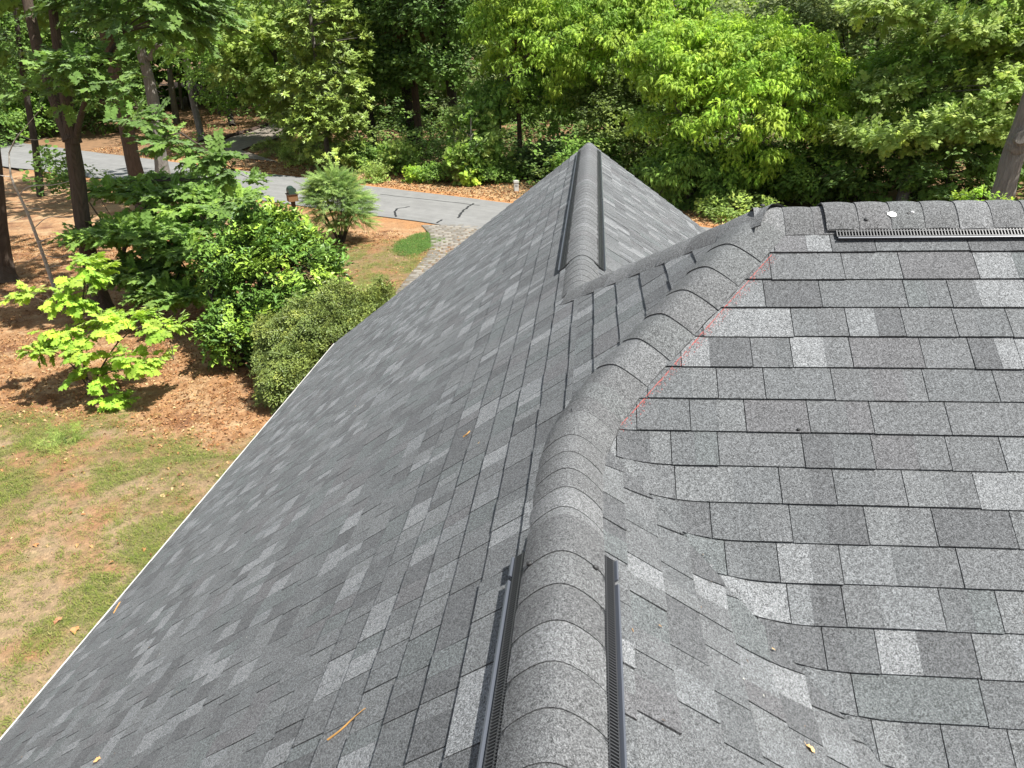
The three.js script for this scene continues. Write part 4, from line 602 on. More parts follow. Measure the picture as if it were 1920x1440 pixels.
{
  const b = [2.55, -5.63, -40.71];
  tree('water_oak', 'olive green shaded tree right of the roof peak, left of the bright pecan', 'tree', b, [[[b, [2.65, -4.33, -42.85], [2.53, -1.98, -43.39], [2.70, 0.82, -43.41], [2.68, 4.63, -43.41]], 0.25, 0.12]], 'grey', [{ geo: SPRAY.round, cols: GREEN.olive, seed: 54, scale: 1.25, limbs: 0.25, blobs: [B([1.58, -3.96, -42.18], 2.0, 2.2, 1.8, 90, 11, 0.45), B([2.61, -1.30, -42.85], 2.1, 1.9, 2, 80, 11, 0.45), B([0.45, -1.91, -43.15], 1.6, 1.4, 1.6, 40, 11, 0.45), B([2.93, -5.90, -40.67], 1.3, 1.0, 1.2, 36, 11, 0.4)] }, { name: 'upper_crown', geo: SPRAY.droop, cols: GREEN.bright, seed: 55, scale: 1.5, limbs: 0.2, blobs: [B([3.12, 2.30, -44.56], 2.8, 1.8, 2.4, 80, 11, 0.5), B([5.97, 2.48, -45.99], 2.6, 1.3, 2.4, 60, 11, 0.5)] }]);
}
{
  const b = [11.95, -5.47, -37.22];
  tree('elm_tree', 'grey-green fine-leaved tree with bare stems behind and right of the bright pecan', 'tree', b, [[[b, [12.58, -3.86, -39.57], [13.02, -1.57, -40.72], [13.12, 0.97, -40.73]], 0.1, 0.05], [[up(b, 0.3), [12.35, -3.36, -39.54], [12.50, -1.08, -40.66]], 0.09, 0.05], [[up(b, 0.2, 0.3), [12.79, -3.14, -39.59], [13.45, -1.11, -40.77]], 0.08, 0.04], [[up(b, 0.2, -0.3), [12.10, -3.35, -39.51], [11.87, -0.59, -40.59]], 0.08, 0.04]], 'dark', [{ geo: SPRAY.round, cols: GREEN.grey, seed: 56, scale: 1.3, limbs: 0.2, blobs: [B([10.84, 0.38, -39.92], 3.4, 2.6, 2.8, 130, 11, 0.55), B([11.78, -2.15, -39.48], 2.0, 1.6, 1.8, 56, 10, 0.5), B([8.84, 2.00, -40.25], 3, 1.6, 2.6, 60, 10, 0.6), B([11.98, 3.62, -40.60], 4, 2, 3.2, 50, 10, 0.7)] }]);
}
{
  const b = [12.35, -5.76, -32.83];
  tree('tulip_poplar', 'slender pale trunk with layered light leaves standing behind the upper ridge', 'tree', b, [[[b, [12.56, -5.07, -33.17], [12.73, -3.33, -33.74], [12.88, -1.93, -33.97], [13.02, -0.50, -34.21], [12.95, 1.21, -34.31], [12.91, 2.44, -34.31], [12.64, 4.91, -34.39]], 0.24, 0.14]], 'pale', [{ geo: SPRAY.tulip, cols: GREEN.yellow, seed: 57, dens: 0.75, scale: 0.95, limbs: 0.25, flat: 0.35, shell: 0.3, blobs: [B([11.83, -2.46, -32.53], 2.4, 0.5, 1.8, 66, 10, 0.4), B([14.03, -2.38, -32.23], 2.0, 0.7, 1.8, 64, 10, 0.4), B([15.03, -1.22, -32.90], 1.6, 0.9, 1.8, 50, 10, 0.42), B([10.89, 1.77, -33.53], 1.6, 0.5, 1.5, 36, 10, 0.4), B([13.85, 0.94, -33.86], 2.0, 0.7, 1.8, 54, 10, 0.42), B([11.36, -1.07, -33.58], 1.4, 0.5, 1.4, 32, 10, 0.4), B([12.80, 4.38, -34.30], 4, 2, 3.4, 60, 10, 0.7)] },
    { name: 'lower_crown', geo: SPRAY.tulip, cols: GREEN.mid, seed: 58, dens: 0.7, scale: 1.0, limbs: 0.2, flat: 0.4, blobs: [B([12.96, -0.79, -34.87], 2.4, 1.6, 2, 66, 10, 0.45), B([14.17, -3.82, -35.56], 2.4, 0.9, 2, 46, 10, 0.45), B([16.90, -3.48, -34.21], 1.5, 1.0, 1.5, 30, 10, 0.42)] }]);
}
{
  const b = [13.48, -5.83, -27.30];
  tree('leaning_tree', 'weathered grey trunk leaning right behind the upper ridge at the right edge', 'tree', b, [[[b, [13.55, -3.97, -27.43], [13.61, -3.02, -27.44], [13.66, -2.22, -27.44], [13.80, -1.22, -27.46], [13.93, 0.48, -27.47], [13.79, 3.22, -27.46]], 0.38, 0.27], [[[13.57, -2.42, -27.32], [13.56, -2.18, -27.10], [13.46, -2.08, -26.87]], 0.33, 0.2]], 'pale', [{ geo: SPRAY.tulip, cols: GREEN.mid, seed: 59, scale: 1.1, limbs: 0.1, blobs: [B([13.93, 2.66, -27.47], 3.4, 1.2, 3, 60, 10, 0.6)] }], { seg: 12 });
}
{
  const b = [17.99, -5.49, -32.94];
  tree('hardwood_tree', 'olive canopy in the upper right corner with its trunk outside the frame', 'tree', b, [[[b, up(b, 5), up(b, 12)], 0.2, 0.1]], 'grey', [{ geo: SPRAY.maple, cols: GREEN.olive.concat(GREEN.bright), seed: 61, scale: 1.15, limbs: 0.15, flat: 0.4, blobs: [B([15.89, 0.69, -34.43], 1.8, 1.0, 1.6, 60, 10, 0.4), B([16.31, -0.28, -34.48], 1.1, 0.6, 1.2, 26, 10, 0.4), B([17.60, 1.19, -34.62], 2.4, 1.8, 2.2, 50, 10, 0.5)] }]);
}
// bushes along the edge of the wood
const bush = (name, label, b, rx, h, geo, mat, cols, seed, scale, n, extra) => tree(name, label, 'bush', b, [[[b, up(b, h * 0.5), up(b, h * 0.85, 0.1)], 0.03, 0.012]], 'dark', [{ name: 'foliage', geo, mat, cols, seed, scale, limbs: 0.15, tip: 0.35, blobs: [B(up(b, h * 0.55), rx, h * 0.45, rx * 0.9, n, 9, 0.26)] }], extra);
bush('roadside_bush', 'mid green bush at the foot of the magnolia, right side', [-14.18, -5.81, -46.88], 0.99, 1.61, SPRAY.round, LM.soft, GREEN.mid, 70, 1.0, 50);
bush('roadside_bush', 'yellowish bush close to the road right of the feathery conifer', [-12.10, -5.80, -42.93], 0.54, 0.77, SPRAY.round, LM.soft, GREEN.yellow, 71, 0.8, 22);
bush('roadside_bush', 'leafy bush with pale tips below the ivy-clad trunk', [-11.23, -5.81, -45.57], 1.08, 1.78, SPRAY.maple2, LM.soft, GREEN.mid.concat(GREEN.yellow), 72, 0.95, 50);
bush('roadside_bush', 'small lime bush on the litter, second from the fern clump', [-9.64, -5.81, -42.77], 0.50, 0.68, SPRAY.maple2, LM.soft, GREEN.lime, 73, 0.7, 18);
bush('roadside_bush', 'low dull green bush left beside the brown fern clump', [-8.38, -5.80, -42.25], 0.72, 0.77, SPRAY.round, LM.soft, GREEN.mid, 74, 0.8, 28);
bush('roadside_bush', 'bright low bush right beside the brown fern clump', [-6.45, -5.81, -41.48], 0.54, 0.94, SPRAY.big, LM.soft, GREEN.lime, 75, 0.8, 18);
bush('roadside_bush', 'broad dark bush between the fern clump and the white pedestal', [-5.22, -5.80, -42.28], 1.12, 0.85, SPRAY.round, LM.soft, GREEN.mid, 76, 0.85, 44);
bush('roadside_bush', 'weedy bush at the mouth of the far drive, left of the magnolia', [-22.02, -5.78, -53.95], 1.53, 0.94, SPRAY.tiny, LM.soft, GREEN.olive, 77, 2.0, 44);
bush('roadside_bush', 'weedy bush at the foot of the magnolia, left side', [-18.80, -5.80, -49.89], 1.26, 1.27, SPRAY.tiny, LM.soft, GREEN.olive.concat(GREEN.yellow), 78, 2.0, 44);
bush('fern_clump', 'brown drying fern clump at the road edge', [-7.02, -5.81, -42.18], 0.68, 0.72, SPRAY.feather, LM.dry, [[0.2, 0.13, 0.06], [0.16, 0.12, 0.05], [0.25, 0.17, 0.09]], 79, 1.0, 26);
bush('wood_edge_bush', 'low sunny bush by the road right of the roof peak', [6.04, -5.82, -32.85], 1.4, 0.8, SPRAY.round, LM.soft, GREEN.yellow, 80, 0.9, 36);
bush('wood_edge_bush', 'dark bush under the right side of the bright pecan', [9.40, -5.75, -34.81], 1.9, 2.4, SPRAY.round, LM.dark, GREEN.mid, 81, 1.1, 60);
bush('wood_edge_bush', 'deep green bush left of the slender poplar trunk, at the ridge line', [11.16, -5.73, -34.03], 1.8, 2.6, SPRAY.tulip, LM.dark, GREEN.deep, 82, 1.1, 60);
bush('wood_edge_bush', 'deep green bush right of the slender poplar trunk, at the ridge line', [14.05, -5.65, -32.96], 2.0, 2.6, SPRAY.tulip, LM.dark, GREEN.deep, 83, 1.1, 60);
bush('wood_edge_bush', 'green bush under the left side of the bright pecan, beside the gable', [4.38, -5.81, -35.32], 1.3, 1.7, SPRAY.droop, LM.soft, GREEN.mid, 88, 1.0, 44);
bush('wood_edge_bush', 'dark shrub between the laurel and the roof peak', [-0.33, -5.75, -40.88], 1.6, 2.2, SPRAY.round, LM.dark, GREEN.mid, 84, 1.1, 50);
{
  const p = [11.26, -3.44, -24.52], b = [p[0], G0, p[2]];
  tree('lime_shrub', 'bright leaf tips of a shrub poking above the upper ridge', 'shrub', b, [[[b, up(b, 2), [p[0], p[1] - 0.3, p[2]]], 0.04, 0.015]], 'grey', [{ name: 'foliage', geo: SPRAY.tulip, cols: GREEN.lime, seed: 85, scale: 0.6, limbs: 0.4, blobs: [B([p[0], p[1] - 0.25, p[2]], 0.5, 0.4, 0.4, 14, 6, 0.16), B([p[0] + 0.8, p[1] - 0.35, p[2]], 0.5, 0.3, 0.4, 10, 6, 0.16)] }]);
}
{ const b = [-2.81, -5.82, -38.13]; void b; }
bush('seedling', 'tiny bright green seedling on the straw below the sapling', [-10.42, -5.81, -14.42], 0.12, 0.3, SPRAY.big, LM.soft, GREEN.lime, 86, 0.5, 5);
bush('grass_clump', 'single grass clump on the bare patch left of the lawn', [-10.47, -5.84, -12.75], 0.16, 0.2, SPRAY.needle, LM.soft, GREEN.yellow, 87, 0.6, 8);

// ---------------------------------------------------------------- wood behind: single trees, then the far mass
const backLabel = ['dark green background tree far behind the road, ', 'mid green background tree far behind the road, ', 'grey-green background tree far behind the road, '];
const backAt = [[-60, 66, 'at the left picture edge'], [40, 70, 'behind the twin stems at far left'], [130, 76, 'behind the big forked maple'], [215, 70, 'behind the rough trunk'], [275, 82, 'over the litter slope, left part'], [350, 86, 'over the litter slope, middle part'], [470, 84, 'behind the sunlit tree by the far drive'], [560, 78, 'left behind the magnolia'], [665, 66, 'right behind the magnolia'], [730, 70, 'between the two ivy-clad trunks'], [815, 68, 'right of the tall pine trunk'], [880, 62, 'behind the pale-leaved tall bush'], [1000, 64, 'behind the drooping bright tree, left part'], [1090, 62, 'behind the drooping bright tree, right part'], [1180, 60, 'behind the olive tree'], [1270, 62, 'behind the bright pecan, left part'], [1370, 64, 'behind the bright pecan, middle part'], [1470, 60, 'behind the bright pecan, right part'], [1560, 62, 'behind the grey-green fine-leaved tree'], [1650, 58, 'left behind the slender poplar'], [1740, 60, 'right behind the slender poplar'], [1830, 58, 'left of the leaning trunk'], [1930, 60, 'behind the leaning trunk at the right edge']];
const backDir = [[-0.7277, 1.3419, -0.9984], [-0.6590, 1.3396, -1.0052], [-0.5973, 1.3376, -1.0113], [-0.5390, 1.3357, -1.0171], [-0.4978, 1.3343, -1.0212], [-0.4464, 1.3326, -1.0263], [-0.3640, 1.3299, -1.0345], [-0.3023, 1.3279, -1.0406], [-0.2303, 1.3255, -1.0477], [-0.1857, 1.3240, -1.0522], [-0.1274, 1.3221, -1.0580], [-0.0828, 1.3206, -1.0624], [-0.0004, 1.3179, -1.0706], [0.0613, 1.3159, -1.0767], [0.1230, 1.3138, -1.0828], [0.1848, 1.3118, -1.0889], [0.2534, 1.3095, -1.0957], [0.3220, 1.3073, -1.1026], [0.3837, 1.3052, -1.1087], [0.4455, 1.3032, -1.1148], [0.5072, 1.3011, -1.1209], [0.5690, 1.2991, -1.1271], [0.6376, 1.2968, -1.1339]];
backAt.forEach(([px, D, where], i) => {
  const v = backDir[i], x = 0.08 + (v[0] - 0.08) * D, z = v[2] * D, b = [x, groundY(x, z), z], r = rng(900 + i), w = 3.4 + r() * 1.2, k = i % 3, open = px > 240 && px < 500;
  tree('woodland_tree', backLabel[k] + where, 'tree', b, [[[b, up(b, 5, (r() - 0.5) * 1), up(b, 11, (r() - 0.5) * 2), up(b, 17, (r() - 0.5) * 3)], 0.26 + 0.1 * r(), 0.12]], 'dark', [{ geo: SPRAY.round, mat: LM.dark, cols: [GREEN.deep, GREEN.mid, GREEN.grey][k], seed: 200 + i, scale: 2.0, limbs: 0.12, blobs: [B(up(b, 9.5), w, 3.4, w, 100, 9, 0.85), B(up(b, 14), w, 3, w, 50, 9, 1), ...(open ? [] : [B(up(b, 4.6, 0, 1), w * 0.9, 2.4, w * 0.8, 60, 9, 0.8), B(up(b, 1.8, 0.5, 2), w * 0.9, 1.6, w * 0.7, 36, 9, 0.7)])] }]);
});
{
  const r = rng(77), ms = [], cs = [];
  for (let i = 0; i < 15000; i++) { const a = lerp(-1.35, 1.15, r()), D = 92 + r() * 45, x = Math.sin(a) * D - 5, z = -Math.cos(a) * D, h = Math.pow(r(), 0.8) * (15 + 5 * vnoise(a * 30, 1, 3)); if (x > 14 && z > -55) continue; const s = 2.6 + 2 * r(); M4.makeRotationY(r() * 6.28).scale(V(s, s, s)).setPosition(x, groundY(x, z) + h, z); ms.push(M4.clone()); const c = [...GREEN.deep, ...GREEN.mid][(r() * 6) | 0]; cs.push(c); }
  const im = shade(new THREE.InstancedMesh(SPRAY.far, LM.dark, ms.length)); im.name = 'far_woods'; im.userData = { kind: 'stuff', label: 'deep green mass of far woods closing off the view', category: 'woods' }; ms.forEach((m, i) => { im.setMatrixAt(i, m); im.setColorAt(i, C3.setRGB(...cs[i])); }); scene.add(im);
}

{ // seedlings and weeds that cover the floor of the wood
  const r = rng(78), ms = [], cs = [];
  for (let i = 0; i < 9000; i++) { const x = lerp(-34, 24, r()), df = 4.2 + Math.pow(r(), 1.3) * 30, z = roadFarZ(x) - df / 0.843; if (x < -24.5 && df > 3 && r() < 0.86) continue; if (x < -21 && x > -33 && df < 9 && r() < 0.7) continue; const n = fbm(x * 0.5, z * 0.5, 66, 3); if (n < 0.46) continue; const s = 0.6 + 0.9 * r() + df * 0.03; M4.makeRotationY(r() * 6.28).multiply(new THREE.Matrix4().makeRotationX(-0.5 * r())).scale(V(s, s, s)).setPosition(x, groundY(x, z) + 0.1 + Math.pow(r(), 1.6) * (0.5 + 2.0 * Math.max(0, n - 0.46) * 6), z); ms.push(M4.clone()); cs.push([...GREEN.deep, ...GREEN.mid, ...GREEN.olive][(r() * 9) | 0]); }
  const im = shade(new THREE.InstancedMesh(SPRAY.round, LM.soft, ms.length)); im.name = 'undergrowth'; im.userData = { kind: 'stuff', label: 'weeds and seedlings covering the floor of the wood', category: 'undergrowth' }; ms.forEach((m, i) => { im.setMatrixAt(i, m); im.setColorAt(i, C3.setRGB(...cs[i])); }); scene.add(im);
}

[[296, 196, 'slim far trunk at the left end of the sunlit litter slope'], [342, 205, 'slim far trunk between the two grey trunks on the litter slope'], [392, 192, 'slim pale far trunk just right of the leaning grey trunk'], [412, 214, 'slim far trunk left of the dark one above the log'], [462, 208, 'slim far trunk under the sunlit yellow-green leaves'], [490, 215, 'slim far trunk at the right end of the litter slope']].forEach(([px, py, label], i) => {
  const b = slimAt[i]; tree('slim_tree', label, 'tree', b, [[[b, up(b, 4, 0.3), up(b, 8, 0.2), up(b, 13, 0.8)], 0.16 + 0.03 * (i % 3), 0.09]], i % 2 ? 'grey' : 'brown', [{ geo: SPRAY.round, cols: GREEN.mid, seed: 700 + i, scale: 1.9, limbs: 0.15, blobs: [B(up(b, 11), 2.2, 1.8, 2.2, 22, 9, 0.7)] }]);
});

// ---------------------------------------------------------------- small things
{ // mailbox at the road
  const b = [-13.59, -5.80, -34.37], m = thing('mailbox', 'wooden mailbox with a dark green domed box on a dark post by the road', 'mailbox', b);
  m.rotation.y = 0.55;
  const wood = new THREE.MeshStandardMaterial({ color: new THREE.Color().setRGB(0.055, 0.032, 0.02), roughness: 0.9, map: barkTex.c }), box = new THREE.MeshStandardMaterial({ color: new THREE.Color().setRGB(0.15, 0.075, 0.03), roughness: 0.85 }), grn = new THREE.MeshStandardMaterial({ color: new THREE.Color().setRGB(0.018, 0.04, 0.03), roughness: 0.4 });
  const bx = (w, h, d, x, y, z) => { const o = []; obox(o, V(x, y, z), V(w / 2, 0, 0), V(0, h / 2, 0), V(0, 0, d / 2)); return soup(o); };
  mesh('post', mergeGeometries([bx(0.17, 0.72, 0.17, 0, 0.36, 0), bx(0.23, 0.1, 0.23, 0, 0.05, 0)]), wood, m);
  mesh('paper_box', mergeGeometries([bx(0.44, 0.025, 0.5, 0, 0.66, 0), bx(0.025, 0.27, 0.5, -0.2, 0.81, 0), bx(0.025, 0.27, 0.5, 0.2, 0.81, 0), bx(0.38, 0.27, 0.025, 0, 0.81, 0.23)]), box, m);
  mesh('shelf', bx(0.5, 0.035, 0.56, 0, 0.96, 0), wood, m);
  const dome = new THREE.CylinderGeometry(0.17, 0.17, 0.5, 20, 1, false, -Math.PI / 2, Math.PI); dome.rotateX(-Math.PI / 2); dome.translate(0, 1.11, 0);
  const d2 = dome.toNonIndexed(), bd = bx(0.34, 0.13, 0.5, 0, 1.045, 0); mesh('box', mergeGeometries([d2, bd]), grn, m);
  const dr = new THREE.CylinderGeometry(0.178, 0.178, 0.02, 20, 1, false, -Math.PI / 2, Math.PI); dr.rotateX(-Math.PI / 2); dr.translate(0, 1.11, -0.262); mesh('door', mergeGeometries([dr.toNonIndexed(), bx(0.356, 0.13, 0.02, 0, 1.045, -0.262)]), grn, m);
  mesh('flag', bx(0.012, 0.12, 0.06, 0.186, 1.12, 0.05), wood, m);
}
{ // utility pedestal
  const b = [-3.87, -5.81, -39.57], p = thing('utility_pedestal', 'small white utility pedestal on the verge where the roof edge meets the road', 'pedestal', b); p.rotation.y = 0.35;
  const w = new THREE.MeshStandardMaterial({ color: new THREE.Color().setRGB(0.4, 0.39, 0.36), roughness: 0.6 }), g = new THREE.MeshStandardMaterial({ color: new THREE.Color().setRGB(0.2, 0.2, 0.2), roughness: 0.7 });
  const bx = (wd, h, d, x, y, z) => { const o = []; obox(o, V(x, y, z), V(wd / 2, 0, 0), V(0, h / 2, 0), V(0, 0, d / 2)); return soup(o); };
  mesh('body', bx(0.22, 0.42, 0.2, 0, 0.21, 0), w, p); mesh('cap', mergeGeometries([bx(0.26, 0.09, 0.24, 0, 0.465, 0), bx(0.2, 0.02, 0.18, 0, 0.52, 0)]), w, p); mesh('plate', bx(0.12, 0.1, 0.012, 0, 0.29, 0.106), g, p); mesh('seam', bx(0.224, 0.014, 0.204, 0, 0.411, 0), g, p);
}
const dryMat = (c) => new THREE.MeshPhysicalMaterial({ color: new THREE.Color().setRGB(...c), roughness: 0.85, transmission: 0.15, thickness: 0, side: THREE.DoubleSide });
function dryLeaf(p, n, s, rot, c, label, group) { // curled leaf with a stalk lying on a surface with normal n
  const pos = [], r = rng(Math.round(rot * 100)); const N = 6; const at = (i, k) => { const t = i / N, w = 0.34 * Math.sin(Math.PI * Math.pow(t, 0.8)) * (i % 2 ? 1.15 : 0.8), e = k * w; return [e, 0.18 + 0.35 * e * e * 2 - 0.45 * (t - 0.5) * (t - 0.5) + 0.1 * Math.sin(t * 9 + k), t - 0.5]; };
  for (let i = 0; i < N; i++) for (const [k0, k1] of [[-1, 0], [0, 1]]) pos.push(...at(i, k0), ...at(i, k1), ...at(i + 1, k1), ...at(i, k0), ...at(i + 1, k1), ...at(i + 1, k0));
  taper([[0, 0.05, -0.5], [0.03, 0.1, -0.7], [0.1, 0.12, -0.85]], [0.02, 0.015, 0.01], 4, pos);
  const m = mesh('dry_leaf', soup(pos), dryMat(c)); m.scale.setScalar(s); m.position.set(...p); const q = new THREE.Quaternion().setFromUnitVectors(V(0, 1, 0), n); m.quaternion.copy(q).multiply(new THREE.Quaternion().setFromAxisAngle(V(0, 1, 0), rot)); m.position.addScaledVector(n, 0.008);
  return tag(m, label, 'leaf', group);
}
const NR = V(sp, cp, 0), UPV = V(0, 1, 0);
dryLeaf([0.681, -0.522, -2.016], NF, 0.055, 0.5, [0.55, 0.36, 0.15], 'largest curled tan leaf on the roof, at the top of the valley lines');
dryLeaf([0.832, -0.613, -1.893], NF, 0.035, 2.2, [0.45, 0.23, 0.1], 'small brown leaf on the roof below the largest tan one');
dryLeaf([0.707, -0.528, -1.661], NR, 0.03, 1.1, [0.62, 0.4, 0.17], 'small tan leaf at the bottom of the valley between the slopes');
dryLeaf([-2.156, -1.610, -2.321], NL, 0.05, 1.4, [0.5, 0.3, 0.12], 'small tan leaf on the left slope near the bottom left eave');
dryLeaf([-6.86, -5.81, -7.54], UPV, 0.16, 0.4, [0.42, 0.2, 0.075], 'orange-brown leaf on the lawn nearest the eave');
dryLeaf([-8.71, -5.84, -10.30], UPV, 0.15, 1.9, [0.5, 0.3, 0.13], 'tan leaf on the lawn left of the middle of the eave');
dryLeaf([-7.23, -5.81, -7.72], UPV, 0.14, 2.9, [0.36, 0.17, 0.08], 'darker brown leaf on the lawn left of the orange-brown one');
dryLeaf([-7.41, -5.82, -10.90], UPV, 0.13, 0.9, [0.58, 0.38, 0.2], 'pale tan leaf on the green patch of lawn close to the eave');
{ // pine needles on the left slope
  const nd = (pts, w, label) => { const P = pts.map((p) => V(...p).addScaledVector(NL, 0.012)); const c = new THREE.CatmullRomCurve3(P).getPoints(10); const o = []; for (const k of [-1, 0, 1]) taper(c.map((p, i) => p.clone().addScaledVector(NL, 0.002 * (k + 1)).addScaledVector(V(0, 0, 1), k * w * 0.35 * i)), c.map(() => w), 4, o); tag(mesh('pine_needle', soup(o), new THREE.MeshStandardMaterial({ color: new THREE.Color().setRGB(0.5, 0.27, 0.08), roughness: 0.8 })), label, 'pine needles'); };
  nd([[-0.673, -0.502, -1.569], [-0.632, -0.472, -1.582], [-0.602, -0.450, -1.602], [-0.565, -0.422, -1.618]], 0.0009, 'long orange pine needles on the left slope near the bottom');
  nd([[-3.764, -2.811, -4.606], [-3.809, -2.845, -4.714], [-3.843, -2.870, -4.808]], 0.002, 'pale pine needles lying close to the eave at mid left');
  nd([[-0.529, -0.395, -3.249], [-0.508, -0.379, -3.253], [-0.499, -0.373, -3.269]], 0.0013, 'short reddish pine needles high on the left slope');
}
{ // red chalk line snapped beside the front hip
  const a = [0.836, 0.472, -3.346], c = [0.178, -0.030, -2.674], toUV = (p) => [p[0], (Z1 - p[2]) * -1 / cp]; const A = toUV(a), Cc = toUV(c), s = slopes[1], r = rng(41), pos = [], col = [];
  const H = (v) => { const f = (((v - s.v0) / EXPO) % 1 + 1) % 1; return lerp(0.0034, 0.0118, f); };
  const quad = (u, v, du, dv, rot, k) => { const cs = Math.cos(rot), sn = Math.sin(rot), P = [[-du, -dv], [du, -dv], [du, dv], [-du, dv]].map(([x, y]) => s.at(u + x * cs - y * sn, v + x * sn + y * cs, H(v) + 0.0006 + k * 0.0004)); for (const i of [0, 1, 2, 0, 2, 3]) pos.push(P[i].x, P[i].y, P[i].z); };
  const ang = Math.atan2(Cc[1] - A[1], Cc[0] - A[0]), L = Math.hypot(Cc[1] - A[1], Cc[0] - A[0]);
  for (let t = 0; t < L; t += 0.009) { if (r() < 0.3) continue; quad(lerp(A[0], Cc[0], t / L) + (r() - 0.5) * 0.002, lerp(A[1], Cc[1], t / L), 0.006, 0.0007 + 0.0009 * r(), ang + (r() - 0.5) * 0.12, r()); }
  for (let i = 0; i < 450; i++) { const t = r(), d = Math.pow(r(), 2.2) * 0.035; quad(lerp(A[0], Cc[0], t) + d * 0.8, lerp(A[1], Cc[1], t) + d * 0.5, 0.0006 + 0.0012 * r(), 0.0006 + 0.001 * r(), r() * 3, r()); }
  const m = mesh('chalk_line', soup(pos), new THREE.MeshStandardMaterial({ color: new THREE.Color().setRGB(0.30, 0.07, 0.06), roughness: 1 }), house); m.userData.label = 'red chalk line along the right edge of the hip caps';
}
{ // dabs of sealant, nail heads and a white petal on the caps
  const blob = (p, n, w, h, c, name, parent, seed) => { const g = new THREE.SphereGeometry(1, 10, 7), a = g.attributes.position, r = rng(seed); for (let i = 0; i < a.count; i++) { const k = 0.75 + 0.5 * vnoise(a.getX(i) * 2.3 + seed, a.getZ(i) * 2.3 + a.getY(i), seed); a.setXYZ(i, a.getX(i) * w * k, a.getY(i) * h * k, a.getZ(i) * w * 0.8 * k); } g.computeVertexNormals(); const m = mesh(name, g, new THREE.MeshStandardMaterial({ color: new THREE.Color().setRGB(...c), roughness: 0.6 }), parent); m.position.copy(p); m.quaternion.setFromUnitVectors(V(0, 1, 0), n); return m; };
  const capA = (x, z, k) => V(x, -Math.abs(x) * S + 0.038 + k, z);
  blob(capA(-0.098, -1.83, 0.004), NL, 0.009, 0.006, [0.02, 0.02, 0.02], 'sealant_dab', house, 3); blob(capA(0.095, -1.82, 0.004), NR, 0.009, 0.006, [0.03, 0.03, 0.03], 'sealant_dab', house, 4);
  const capB = (x, d) => V(x, YB + 0.041 - d * sp, ZB + d * cp).addScaledVector(NF, 0.004);
  blob(capB(1.245, 0.115), NF, 0.009, 0.005, [0.03, 0.03, 0.03], 'sealant_dab', house, 5); blob(capB(1.425, 0.085), NF, 0.009, 0.005, [0.02, 0.02, 0.02], 'sealant_dab', house, 6); blob(capB(1.44, 0.08), NF, 0.008, 0.007, [0.5, 0.5, 0.5], 'sealant_dab', house, 7);
  tag(blob(capB(1.355, 0.09), NF, 0.018, 0.0025, [0.75, 0.76, 0.72], 'petal', scene, 8), 'white petal lying on the caps of the upper ridge', 'petal');
  blob(V(W - 0.015, YB + 0.022, ZB + 0.005), UPV, 0.012, 0.006, [0.015, 0.015, 0.015], 'sealant_dab', house, 9);
  const q = [0.854, -0.025, -2.681]; blob(V(...q).addScaledVector(NF, 0.012), NF, 0.007, 0.006, [0.02, 0.02, 0.02], 'sealant_dab', house, 10);
}
// grass, leaf litter
function scatter(name, label, category, geo, mat, n, seed, where) {
  const r = rng(seed), ms = [], cs = []; const e = new THREE.Euler();
  for (let i = 0; i < n; i++) { const w = where(r); if (!w) continue; e.set(w.tilt ? (r() - 0.5) * w.tilt : 0, r() * 6.28, w.tilt ? (r() - 0.5) * w.tilt : 0); M4.makeRotationFromEuler(e).scale(V(w.s, w.s * (w.h || 1), w.s)).setPosition(w.x, groundY(w.x, w.z) + ((dNear(w.x, w.z) > 1.2 && w.x < -5 && w.z < 3) || dFar(w.x, w.z) > 1.5 ? (fbm(w.x * 0.6, w.z * 0.6, 91, 3) - 0.5) * 0.10 : 0) + (w.y || 0), w.z); ms.push(M4.clone()); cs.push(w.c); }
  const im = shade(new THREE.InstancedMesh(geo, mat, ms.length)); im.name = name; im.userData = { kind: 'stuff', label, category }; ms.forEach((m, i) => { im.setMatrixAt(i, m); im.setColorAt(i, C3.setRGB(...cs[i])); }); scene.add(im);
}
const tuft = spray(11, 90, (r) => lance(0.075, 0.010, 0.1, 0.3), (t, r) => ({ p: [(r() - 0.5) * 0.16, 0, (r() - 0.5) * 0.16], yaw: r() * 6.28, pitch: -0.25 - 0.9 * r(), s: 0.6 + 0.8 * r() }));
const GC = [[0.225, 0.270, 0.045], [0.270, 0.292, 0.060], [0.180, 0.232, 0.038], [0.345, 0.307, 0.112]];
const patch = [-6.60, -5.81, -28.77];
scatter('grass', 'patchy short grass on the lawn left of the house', 'grass', tuft, LM.soft, 120000, 501, (r) => {
  const k = r(); let x, z, d;
  if (k < 0.022) { const a = r() * 6.28, q = Math.sqrt(r()) * (0.35 + 0.9 * vnoise(a * 1.3, 3, 5)) * (0.8 + 0.5 * r()); x = patch[0] + Math.cos(a) * q * 0.75; z = patch[2] + Math.sin(a) * q * 1.5; return { x, z, s: 0.7 + 0.5 * r(), c: [[0.10, 0.2, 0.03], [0.13, 0.24, 0.035]][(r() * 2) | 0] }; }
  if (k < 0.8) { x = lerp(-17, -4.2, r()); z = lerp(-15.5, -2, r()); } else { x = lerp(-11.5, -5, r()); z = lerp(-29.5, -18, r()); }
  d = lawn(x, z) * clamp(green(x, z) * 0.8 + 0.14); if (r() > d) return null; return { x, z, s: 0.45 + 0.5 * r(), c: GC[(r() * 4) | 0] };
});
const litterLeaf = soup(ovate(0.085, 0.055, 0.35, 0.35));
const LC = [[0.397, 0.250, 0.121], [0.345, 0.182, 0.078], [0.475, 0.328, 0.172], [0.207, 0.095, 0.044], [0.310, 0.147, 0.064], [0.371, 0.216, 0.095], [0.129, 0.061, 0.030]];
